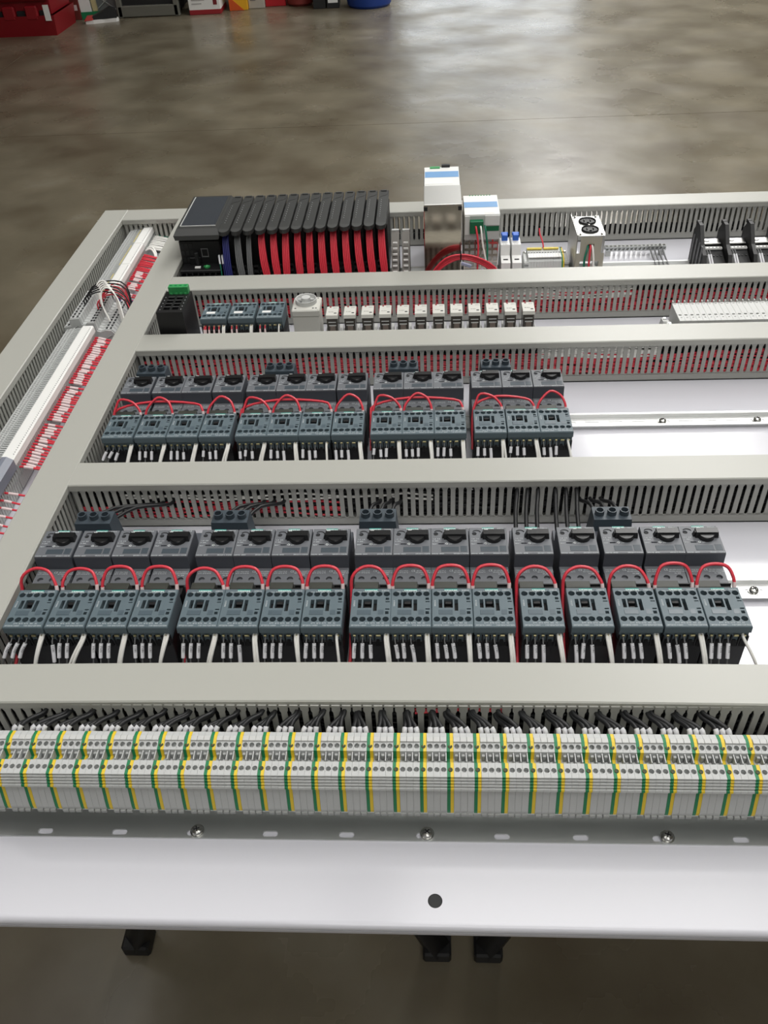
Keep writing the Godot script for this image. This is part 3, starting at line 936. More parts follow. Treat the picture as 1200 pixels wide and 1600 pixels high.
func starter_wires(row: int, i: int, x: float, zc: float, where: String) -> void:
	var dz := 0.0 if row == 0 else -0.3545
	var z_duct := (-0.5266 if row == 0 else -0.8787) - 0.006
	var sz := zc + 0.0288       # front wall of the contactor
	var lab := "%s contactor of the %s row" % [ordinal(i + 1), where]
	# outgoing black wires with white sleeves
	var lean := clampf((x + 0.06) * -0.02, -0.012, 0.012)
	for k in 3:
		var wx := x - 0.0172 + k * 0.0086
		var jit := rng.randf_range(-0.0025, 0.0025)
		var ex := wx + jit + (0.004 if row == 0 and i in [9, 10, 11, 14, 15] else 0.0) + (-0.012 if i == 0 else 0.0)
		var a := Vector3(wx, 0.064, sz - 0.004)
		var b := Vector3(wx, 0.061, sz + 0.0035)
		var c := Vector3(lerpf(wx, ex, 0.5), 0.05, sz + 0.012)
		var d := Vector3(ex, 0.026, z_duct - 0.012)
		var e := Vector3(ex, 0.018, z_duct + 0.02)
		var w := wire("black_wire", [a, b, c, d, e], 0.0009, M.grey_wire, "%s thin dark wire with white sleeve below the %s" % [["left", "middle", "right"][k], lab], "outgoing wires of the %s starters" % where, 24, 5)
		var s := sleeve(w, 0.33 + jit * 12, (0.53 if row == 0 else 0.48) + jit * 12, 0.0022)
		if row == 0:
			var line: Array = w[1]
			var u: Vector3 = line[int(0.33 * (line.size() - 1))]
			var v: Vector3 = line[int(0.53 * (line.size() - 1))]
			var dir := (v - u).normalized()
			var t := mi(text_mesh("%d1%d" % [15 + i, k + 1], 0.0024), M.ink)
			t.name = named(s, "lettering")
			s.add_child(t)
			var xx := -dir
			var zz := Vector3(0, 0.6, 0.8)
			zz = (zz - xx * zz.dot(xx)).normalized()
			t.transform = Transform3D(Basis(xx, zz.cross(xx), zz), (u + v) * 0.5 + zz * 0.0023 + zz.cross(xx) * -0.0012)
	# white control wires at the right terminal
	for k in 2:
		var single: bool = (row == 0 and i in [7, 16]) or (row == 1 and i in [6, 13])
		if single and k == 1:
			continue
		var wx := x + 0.0162 + k * 0.0028
		var ex := wx + (-0.012 if x < -0.25 else (0.003 if x < 0.1 else 0.008)) + (0.014 if row == 0 and i == 16 else 0.0) + rng.randf_range(-0.002, 0.002)
		if i in [1] and row == 0:
			ex -= 0.01
		wire("white_wire", [Vector3(wx, 0.066, sz - 0.006), Vector3(wx, 0.0635, sz + 0.003), Vector3(lerpf(wx, ex, 0.45), 0.048, sz + 0.015), Vector3(ex, 0.022, z_duct - 0.012), Vector3(ex, 0.014, z_duct + 0.02)], 0.0017, M.white_wire, "%s white wire at the right foot of the %s" % ["left" if k == 0 else "right", lab], "white control wires of the %s starters" % where)
	# red jumper to the contactor's right upper corner
	var ends: Array
	var right := Vector3(x + 0.0192, 0.0765, zc - 0.0305)
	var yb := 0.08
	var group_start: bool = (i in [0, 4, 8, 12, 13, 14]) if row == 0 else (i in [0, 4, 8, 11])
	var long_from := -1
	var pts: Array
	if row == 0:
		var r := rng.randf_range(-0.002, 0.002)
		if group_start:
			var gx := x - 0.0245
			pts = [Vector3(gx - 0.001, 0.012, zc + 0.05), Vector3(gx, 0.034, zc + 0.01), Vector3(gx + 0.0005, 0.066, zc - 0.028), Vector3(gx + 0.002, 0.088, zc - 0.04), Vector3(x - 0.009, 0.0945 + r, zc - 0.048), Vector3(x + 0.008, 0.093 + r, zc - 0.046), Vector3(x + 0.0172, 0.084, zc - 0.036), right]
		else:
			pts = [Vector3(x - 0.0212, 0.0765, zc - 0.0305), Vector3(x - 0.0205, 0.0855, zc - 0.0365), Vector3(x - 0.0145, 0.0945 + r, zc - 0.0455), Vector3(x - 0.001, 0.097 + r, zc - 0.048), Vector3(x + 0.0125, 0.0945 + r, zc - 0.0455), Vector3(x + 0.0186, 0.0855, zc - 0.0365), right]
		var w := wire("red_wire", pts, 0.0019, M.red_wire, "red jumper wire arching to the " + lab, "red jumpers of the front starters", 22, 8)
		sleeve(w, 0.9, 1.0, 0.0022, M.pink_marker)
		if not group_start:
			sleeve(w, 0.0, 0.08, 0.0022, M.pink_marker)
	else:
		var span := 1
		if i in [2, 6, 10]:
			span = 3 if i != 10 else 3
		if i == 12:
			span = 2
		var lx := x - 0.0212 - 0.0452 * (span - 1)
		var hgt := 0.0955 if span == 1 else 0.091
		if span > 1 or group_start:
			pts = [Vector3(lx - 0.002, 0.034, zc + 0.004), Vector3(lx - 0.0015, 0.07, zc - 0.026), Vector3(lx + 0.004, hgt - 0.008, zc - 0.04), Vector3(lerpf(lx, x, 0.5), hgt, zc - 0.046), Vector3(x + 0.006, hgt - 0.003, zc - 0.044), Vector3(x + 0.0172, 0.084, zc - 0.036), right]
			if not (group_start or i in [2, 6, 10, 12]):
				pts[0].y = 0.0765
		else:
			pts = [Vector3(x - 0.0212, 0.0765, zc - 0.0305), Vector3(x - 0.0175, 0.086, zc - 0.038), Vector3(x - 0.003, 0.0965, zc - 0.048), Vector3(x + 0.0115, 0.092, zc - 0.045), Vector3(x + 0.0178, 0.084, zc - 0.036), right]
		var w := wire("red_wire", pts, 0.0018, M.red_wire, "red jumper wire arching to the " + lab, "red jumpers of the back starters", 18, 7)
		sleeve(w, 0.9, 1.0, 0.0021, M.pink_marker)


# ---------------------------------------------------------------- front terminal row
# profile of one terminal in (z, y), local z 0 at its middle over the bracket
func terminal_profile() -> Array:
	var p := [Vector2(-0.026, 0.036), Vector2(-0.026, 0.055), Vector2(-0.0255, 0.072), Vector2(-0.0175, 0.0865), Vector2(-0.0125, 0.0878), Vector2(-0.0085, 0.0875), Vector2(0.0015, 0.085), Vector2(0.003, 0.0755), Vector2(0.0115, 0.0755), Vector2(0.0135, 0.0855), Vector2(0.0275, 0.084)]
	for k in 4:
		var t := Vector2(0.0278 + k * 0.0014, 0.0832 - k * 0.0028)
		p.append_array([t, t + Vector2(-0.0016, -0.0006), t + Vector2(-0.0014, -0.0014), t + Vector2(0.001, -0.0016)])
	p.append_array([Vector2(0.0338, 0.0712), Vector2(0.0305, 0.0695), Vector2(0.0352, 0.05), Vector2(0.0368, 0.0425), Vector2(0.0368, 0.039), Vector2(0.033, 0.036)])
	return p


func terminal_body(x0: float, x1: float, holes_w: float, hole_c: float, hole: bool) -> G:
	var pr := terminal_profile()
	var g := G.new()
	# sides and skin, the two hole faces left open and pierced below
	var pv := PackedVector2Array(pr)
	for i in pr.size():
		var a: Vector2 = pr[i]
		var b: Vector2 = pr[(i + 1) % pr.size()]
		if hole and (i == 5 or i == 9):
			var d := b - a
			var L := d.length()
			var V := Vector3(0, d.y, d.x).normalized()
			g.pierced(Vector3(x0, a.y, a.x), Vector3.RIGHT, V, Vector3(0, V.z, -V.y), [[0, 0, x1 - x0, L, 1, hole_c - x0, L * (0.52 if i == 5 else 0.5), holes_w, 0.006]], 14)
		else:
			var d := b - a
			g.face([Vector3(x0, a.y, a.x), Vector3(x0, b.y, b.x), Vector3(x1, b.y, b.x), Vector3(x1, a.y, a.x)], Vector3(0, d.x, -d.y))
	var idx := Geometry2D.triangulate_polygon(pv)
	for i in range(0, idx.size(), 3):
		for e in [[x0, -1.0], [x1, 1.0]]:
			g.face([Vector3(e[0], pv[idx[i]].y, pv[idx[i]].x), Vector3(e[0], pv[idx[i + 1]].y, pv[idx[i + 1]].x), Vector3(e[0], pv[idx[i + 2]].y, pv[idx[i + 2]].x)], Vector3(e[1], 0, 0))
	return g


func front_terminals() -> void:
	var zc := -0.4195
	# raised slotted aluminium bracket
	var br := on_plate("terminal_bracket", "long bright aluminium bracket with oblong slots carrying the front terminal row", "bracket", -0.04, zc)
	var L := 1.02
	var g := G.new()
	g.prism([Vector2(-0.043, 0.033), Vector2(0.034, 0.033), Vector2(0.034, 0.036), Vector2(-0.043, 0.036)], -L / 2, L / 2)
	g.prism([Vector2(0.012, 0.002), Vector2(0.014, 0.002), Vector2(0.014, 0.033), Vector2(0.012, 0.033)], -L / 2, L / 2)
	g.prism([Vector2(-0.043, 0.0), Vector2(-0.041, 0.0), Vector2(-0.041, 0.033), Vector2(-0.043, 0.033)], -L / 2, L / 2)
	part("deck", g, M.alu, br)
	var f := G.new()
	var slots := []
	var s := -0.0857 - 0.0742 * 6
	while s < 0.47:
		slots.append(s)
		s += 0.0742
	var za := 0.0145 - 0.0
	var zb := 0.0448
	var zs := 0.0396
	var cur := -L / 2
	for sx in slots:
		var u: float = sx + 0.04
		if u < -L / 2 + 0.04:
			continue
		var a := u - 0.0045
		var b := u + 0.0045
		f.pierced(Vector3(0, 0.002, 0), Vector3.RIGHT, Vector3.BACK, Vector3.UP, [[cur, za, a - 0.004, zb, 0], [a - 0.004, za, b + 0.004, zs - 0.0045, 0], [a - 0.004, zs + 0.0045, b + 0.004, zb, 0]])
		# rounded slot: two half discs and a straight middle
		var o := [Vector2(a - 0.004, zs - 0.0045), Vector2(b + 0.004, zs - 0.0045), Vector2(b + 0.004, zs + 0.0045), Vector2(a - 0.004, zs + 0.0045)]
		var inner := []
		for k in 20:
			var t := TAU * (k + 0.5) / 20
			inner.append(Vector2((b if cos(t) > 0 else a) + 0.003 * cos(t), zs + 0.003 * sin(t)))
		for k in 20:
			var p: Vector2 = inner[k]
			var q: Vector2 = inner[(k + 1) % 20]
			var po := Vector2(clampf(u + (p.x - u) * 3, a - 0.004, b + 0.004), zs + signf(p.y - zs) * 0.0045)
			var qo := Vector2(clampf(u + (q.x - u) * 3, a - 0.004, b + 0.004), zs + signf(q.y - zs) * 0.0045)
			f.face([Vector3(p.x, 0.002, p.y), Vector3(po.x, 0.002, po.y), Vector3(qo.x, 0.002, qo.y), Vector3(q.x, 0.002, q.y)], Vector3.UP)
			f.face([Vector3(p.x, 0.002, p.y), Vector3(q.x, 0.002, q.y), Vector3(q.x, 0.0002, q.y), Vector3(p.x, 0.0002, p.y)], Vector3(u - p.x, 0, zs - p.y))
		cur = b + 0.004
	f.pierced(Vector3(0, 0.002, 0), Vector3.RIGHT, Vector3.BACK, Vector3.UP, [[cur, za, L / 2, zb, 0]])
	f.face([Vector3(-L / 2, 0.002, zb), Vector3(L / 2, 0.002, zb), Vector3(L / 2, 0.0, zb), Vector3(-L / 2, 0.0, zb)], Vector3.BACK)
	part("slotted_flange", f, M.alu, br)
	screw(-0.2315, -0.3815, 0.0034, "left pan head screw in the front bracket slots", 0.3, "screws of the front bracket")
	screw(-0.0085, -0.3815, 0.0034, "middle pan head screw in the front bracket slots", 0.8, "screws of the front bracket")
	screw(0.2175, -0.3815, 0.0034, "right pan head screw in the front bracket slots", 1.2, "screws of the front bracket")
	# terminals: groups of a green-yellow earth terminal and three grey ones
	var p := 0.0062
	var grey := thing("terminal", "-", "terminal block", Vector3.ZERO, "grey terminals of the front row")
	grey.set_meta("stem", "terminal")
	part("housing", terminal_body(-0.00302, 0.00302, 0.0024, 0.0, true), M.terminal, grey)
	part("marker_tag", G.new().box(Vector3(0, 0.0879, -0.0091), Vector3(0.006, 0.0018, 0.005), 0.0003), M.light_grey, grey)
	part("release_lever", G.new().box(Vector3(-0.0004, 0.0795, 0.0042), Vector3(0.003, 0.0075, 0.0026), 0.0003).box(Vector3(-0.0004, 0.077, 0.0095), Vector3(0.0034, 0.006, 0.0022), 0.0003), M.terminal_dark, grey)
	part("side_rib", G.new().box(Vector3(0.0024, 0.08, 0.0068), Vector3(0.0009, 0.009, 0.0092)), M.terminal, grey)
	part("rail_foot", G.new().box(Vector3(0, 0.0372, 0.0366), Vector3(0.0054, 0.0036, 0.004), 0.0004), M.terminal_dark, grey)
	var pe := thing("earth_terminal", "-", "terminal block", Vector3.ZERO, "green-yellow terminals of the front row")
	pe.set_meta("stem", "earth_terminal")
	part("green_half", terminal_body(-0.003, 0.0, 0.0021, 0.0, false), M.pe_green, pe)
	part("yellow_half", terminal_body(0.0, 0.003, 0.0021, 0.0, false), M.pe_yellow, pe)
	part("opening_shade", G.new().lathe([Vector2(0.0022, -0.001), Vector2(0.0021, 0.0002), Vector2(0.0016, 0.0004), Vector2(0, 0.0001)], Vector3(0, 0.0861, -0.0033), 14).lathe([Vector2(0.0022, -0.001), Vector2(0.0021, 0.0002), Vector2(0.0016, 0.0004), Vector2(0, 0.0001)], Vector3(0, 0.0849, 0.0205), 14), M.pe_hole_shade, pe)  # raised dark discs: the shade of the recessed clamp openings put into colour
	var x0 := -0.4079
	var firsts := [true, true]
	for k in range(-1, 30):
		var gx := x0 + k * 4 * p
		var at := Vector3(gx, PLATE, zc)
		if k >= 0:
			var lab := "green and yellow earth terminal, %s from the left in the front row" % ordinal(k + 1)
			if firsts[0]:
				pe.position = at
				pe.set_meta("label", lab)
				firsts[0] = false
			else:
				copy_of(pe, at, lab)
		for j in 3:
			if k == -1 and j == 0:
				continue
			var tp := Vector3(gx + (j + 1) * p, PLATE, zc)
			var which := "left of the first" if k < 0 else "right of the %s" % ordinal(k + 1)
			var lab2 := "light grey terminal, %s %s green-yellow one in the front row" % [["first", "second", "third"][j], which]
			if firsts[1]:
				grey.position = tp
				grey.set_meta("label", lab2)
				firsts[1] = false
			else:
				copy_of(grey, tp, lab2)
			# black wire out of the duct
			if k > 27:
				continue
			var tx := gx + (j + 1) * p
			var gxm := gx + 2 * p
			var sx := gxm + (-0.004 if k > 16 else (0.004 if k < 12 else 0.0)) + (0.018 if k < 9 else (0.006 if k < 13 else (-0.004 if k < 17 else -0.01)))
			var z0 := -0.4765
			var lift := rng.randf_range(-0.002, 0.002) + j * 0.001
			var w := wire("black_wire", [Vector3(sx + (j - 1) * 0.001, 0.058 + lift, z0 - 0.012), Vector3(sx + (j - 1) * 0.0016, 0.0635 + lift, z0 + 0.0035), Vector3(lerpf(sx, tx, 0.5), 0.0665 + lift, -0.4635), Vector3(lerpf(sx, tx, 0.95), 0.068, -0.4535), Vector3(tx, 0.053, -0.4505)], 0.0024, M.black_wire, "black wire entering the %s grey terminal %s green-yellow one" % [["first", "second", "third"][j], which], "black wires behind the front terminal row", 14)
			sleeve(w, 0.7, 1.0, 0.0026)


# ---------------------------------------------------------------- second row: switch, small contactors, timer, slim relays, slim modules
func small_row() -> void:
	# network switch
	var s := on_plate("network_switch", "black eight-port network switch with a green plug, left end of the relay row", "network switch", -0.436, -1.282)
	var cells := [[-0.0225, -0.038, 0.0225, -0.018, 0], [-0.0225, 0.030, 0.0225, 0.038, 0], [-0.0225, -0.018, -0.0145, 0.03, 0], [0.0145, -0.018, 0.0225, 0.03, 0]]
	for r in 4:
		for c in 2:
			var u := -0.0145 + c * 0.0145
			var v := -0.018 + r * 0.012
			cells.append([u, v, u + 0.0145, v + 0.012, 2, u + 0.0018, v + 0.0012, u + 0.0127, v + 0.0108, 0.012])
	var g := G.new().pierced(Vector3(0, 0.11, 0), Vector3.RIGHT, Vector3.BACK, Vector3.UP, cells)
	g.taper([-0.0232, -0.0387, 0.0232, 0.0387], 0.0, [-0.0225, -0.038, 0.0225, 0.038], 0.11, false, true)
	part("housing", g, M.black, s)
	for r in 4:
		for c in 2:
			part("port_frame", G.new().box(Vector3(-0.00725 + c * 0.0145, 0.1102, -0.0175 + r * 0.012 + 0.0005), Vector3(0.0112, 0.0008, 0.0009)).box(Vector3(-0.00725 + c * 0.0145, 0.104, -0.0135 + r * 0.012), Vector3(0.004, 0.002, 0.003)), M.grey_wire, s)
	var leds := G.new()
	for r in 5:
		for c in [-1, 1]:
			leds.box(Vector3(c * 0.0178, 0.1102, -0.016 + r * 0.011), Vector3(0.001, 0.0005, 0.0012))
	part("indicator_row", leds, M.print, s)
	var pl := on_plate("pluggable_connector", "green pluggable connector standing on the black network switch", "connector", -0.434, -1.318, "", 0.11)
	var pg := G.new().box(Vector3(0, 0.006, 0.002), Vector3(0.034, 0.014, 0.012), 0.0006)
	part("housing", pg, M.green, pl)
	var teeth := G.new()
	for k in 4:
		teeth.box(Vector3(-0.0125 + k * 0.0083, 0.0008, 0.0085), Vector3(0.0042, 0.0035, 0.0022), 0.0003)
	part("latch_teeth", teeth, M.green, pl)
	for k in 4:
		part("opening_shade", G.new().box(Vector3(-0.0125 + k * 0.0083, 0.0131, 0.002), Vector3(0.0042, 0.0006, 0.0022)), M.green_dark, pl)  # darker green patches paint the shade of the clamp openings
	# three contactors with white label plates
	var xs := [-0.3735, -0.3255, -0.2763]
	var con: Node3D = null
	for i in 3:
		var lab := "blue-grey contactor with white label, %s beside the black network switch" % ["nearest", "second", "third"][i]
		var p := Vector3(xs[i], PLATE, -1.303)
		if con == null:
			con = make_contactor(true)
			con.position = p
			con.set_meta("label", lab)
		else:
			copy_of(con, p, lab)
		var zf := -1.2742
		var reds: Array = [[-0.0172, -0.0145, -0.0086, 0.0, 0.0086], [-0.0172, -0.0086], [-0.0172, -0.0086]][i]
		for k in reds.size():
			var wx: float = xs[i] + reds[k]
			var w := wire("red_wire", [Vector3(wx, 0.066, zf - 0.003), Vector3(wx, 0.062, zf + 0.004), Vector3(wx + 0.001, 0.045, zf + 0.014), Vector3(wx + 0.002, 0.02, zf + 0.034)], 0.0013, M.red_wire, "%s red wire below the %s white-labelled contactor" % [ordinal(k + 1), ["nearest", "second", "third"][i]], "red wires of the white-labelled contactors", 9)
			sleeve(w, 0.4, 0.75, 0.0017, M.pink_marker)
		for k in ([2, 2, 1][i]):
			var wx: float = xs[i] + 0.0152 + k * 0.003
			wire("white_wire", [Vector3(wx, 0.066, zf - 0.003), Vector3(wx, 0.062, zf + 0.004), Vector3(wx - 0.001, 0.045, zf + 0.014), Vector3(wx - 0.002, 0.02, zf + 0.034)], 0.0015, M.white_wire, "%s white wire below the %s white-labelled contactor" % [["left", "right"][k], ["nearest", "second", "third"][i]], "white wires of the white-labelled contactors", 9)
	# timer with a dial
	var t := on_plate("timer_relay", "beige square timer relay with a round setting dial, left of the slim relays", "timer", -0.2155, -1.3135)
	part("housing", G.new().taper([-0.0225, -0.023, 0.0225, 0.0245], 0.0, [-0.0225, -0.023, 0.0225, 0.0245], 0.072).box(Vector3(0, 0.0785, 0), Vector3(0.0485, 0.013, 0.05), 0.002), M.beige, t)
	var ring := G.new().lathe([Vector2(0.0185, 0.085), Vector2(0.0185, 0.0925), Vector2(0.0178, 0.0932), Vector2(0.0168, 0.0925), Vector2(0.0152, 0.0862), Vector2(0, 0.0862)], Vector3(-0.001, 0, -0.005), 32)
	part("dial_ring", ring, M.light_grey, t)
	part("dial_knob", G.new().lathe([Vector2(0.0082, 0.086), Vector2(0.0078, 0.0945), Vector2(0.007, 0.0952), Vector2(0, 0.0952)], Vector3(-0.001, 0, -0.005), 24).box(Vector3(-0.001, 0.0895, -0.005), Vector3(0.028, 0.004, 0.003), 0.0005), M.light_grey, t)
	part("dial_gap", G.new().box(Vector3(-0.0115, 0.0866, -0.0015), Vector3(0.005, 0.0008, 0.004)).box(Vector3(0.0095, 0.0866, -0.0015), Vector3(0.005, 0.0008, 0.004)), M.ink, t)
	part("setting_marks", G.new().box(Vector3(-0.0175, 0.0852, 0.0175), Vector3(0.003, 0.0005, 0.0022)).box(Vector3(0.013, 0.0852, 0.0175), Vector3(0.003, 0.0005, 0.0022)).box(Vector3(0.018, 0.0852, 0.0175), Vector3(0.003, 0.0005, 0.0022)).box(Vector3(0.0185, 0.0852, -0.019), Vector3(0.002, 0.0005, 0.002)), M.ink, t)
	# twelve slim interface relays
	var rel := thing("slim_relay", "-", "relay", Vector3.ZERO, "slim relays with smoke-coloured covers")
	rel.set_meta("stem", "slim_relay")
	part("socket", G.new().box(Vector3(0.0015, 0.014, 0.004), Vector3(0.0245, 0.028, 0.074), 0.001).box(Vector3(-0.0115, 0.03, 0.02), Vector3(0.002, 0.02, 0.034), 0.0004).box(Vector3(0.0128, 0.03, 0.02), Vector3(0.002, 0.02, 0.034), 0.0004), M.light_grey, rel)
	part("relay_cover", G.new().box(Vector3(0, 0.048, 0.0015), Vector3(0.0185, 0.036, 0.033), 0.0012), M.smoke, rel)
	part("coil", G.new().box(Vector3(0.0003, 0.043, 0.0182), Vector3(0.0095, 0.018, 0.0025), 0.0008), mat(rgb(128, 116, 108), 0.4), rel)
	part("cover_rib", G.new().box(Vector3(0, 0.0585, 0.0184), Vector3(0.013, 0.0012, 0.0012)).box(Vector3(0.0003, 0.0525, 0.0184), Vector3(0.0125, 0.0016, 0.0014)), M.light_grey, rel)
	part("cap", G.new().taper([-0.0105, -0.0165, 0.0105, 0.0185], 0.0652, [-0.0102, -0.016, 0.0102, 0.0165], 0.0708, true, true), M.beige, rel)
	part("red_lever", G.new().box(Vector3(-0.0042, 0.0712, -0.0142), Vector3(0.0026, 0.0014, 0.0044), 0.0003), mat(rgb(150, 52, 56), 0.5), rel)
	part("test_window", G.new().box(Vector3(0.0055, 0.0709, 0.0085), Vector3(0.0045, 0.0003, 0.0028)), M.ink, rel)
	flat_text("24VDC", 0.0016, Vector3(0.0048, 0.0709, -0.0105), M.ink, rel)
	flat_text("6A 250V", 0.0013, Vector3(-0.002, 0.0709, 0.004), M.ink, rel)
	for i in 12:
		var lab := "slim relay with beige cap and smoke cover, %s from the left" % ordinal(i + 1)
		var p := Vector3(-0.1716 + i * 0.03068, PLATE, -1.312)
		if i == 0:
			rel.position = p
			rel.set_meta("label", lab)
		else:
			copy_of(rel, p, lab)
	# end clamps and slim grey modules at the right
	var ec := on_plate("end_bracket", "small light grey end bracket left of the slim grey modules", "bracket", 0.4, -1.292)
	part("clamp", G.new().prism([Vector2(-0.026, 0), Vector2(-0.02, 0.03), Vector2(-0.012, 0.048), Vector2(0.004, 0.05), Vector2(0.012, 0.036), Vector2(0.024, 0.03), Vector2(0.03, 0.0)], -0.008, -0.002).prism([Vector2(-0.022, 0), Vector2(-0.016, 0.042), Vector2(0.006, 0.044), Vector2(0.028, 0.022), Vector2(0.03, 0)], 0.0, 0.006), M.light_grey, ec)
	part("clamp_screw", G.new().lathe([Vector2(0.0025, 0.0), Vector2(0.0025, 0.002), Vector2(0, 0.002)], Vector3(-0.004, 0.049, -0.006), 12).box(Vector3(0.003, 0.046, 0.006), Vector3(0.004, 0.004, 0.006)), M.zinc, ec)
	var sm := thing("slim_module", "-", "module", Vector3.ZERO, "slim grey modules")
	sm.set_meta("stem", "slim_module")
	var hw := 0.00475
	var mc := [[-hw, -0.032, hw, -0.024, 2, -0.0018, -0.0296, 0.0022, -0.0276, 0.003], [-hw, -0.024, hw, 0.006, 0], [-hw, 0.006, hw, 0.015, 2, -0.0024, 0.0086, 0.0024, 0.0126, 0.008], [-hw, 0.015, hw, 0.024, 2, -0.0012, 0.0185, 0.0018, 0.0202, 0.003], [-hw, 0.024, hw, 0.031, 0]]
	var sg := G.new().pierced(Vector3(0, 0.061, 0), Vector3.RIGHT, Vector3.BACK, Vector3.UP, mc)
	sg.taper([-0.00488, -0.0322, 0.00488, 0.0315], 0.004, [-hw, -0.032, hw, 0.031], 0.061, false)
	part("housing", sg, M.light_grey, sm)
	part("rear_ridge", G.new().box(Vector3(-0.0028, 0.0615, -0.0335), Vector3(0.0022, 0.006, 0.005), 0.0004), M.light_grey, sm)
	for i in 18:
		var lab := "slim light grey module, %s from the left of its row" % ordinal(i + 1)
		var p := Vector3(0.418 + i * 0.0098, PLATE, -1.299)
		if i == 0:
			sm.position = p
			sm.set_meta("label", lab)
		else:
			copy_of(sm, p, lab)


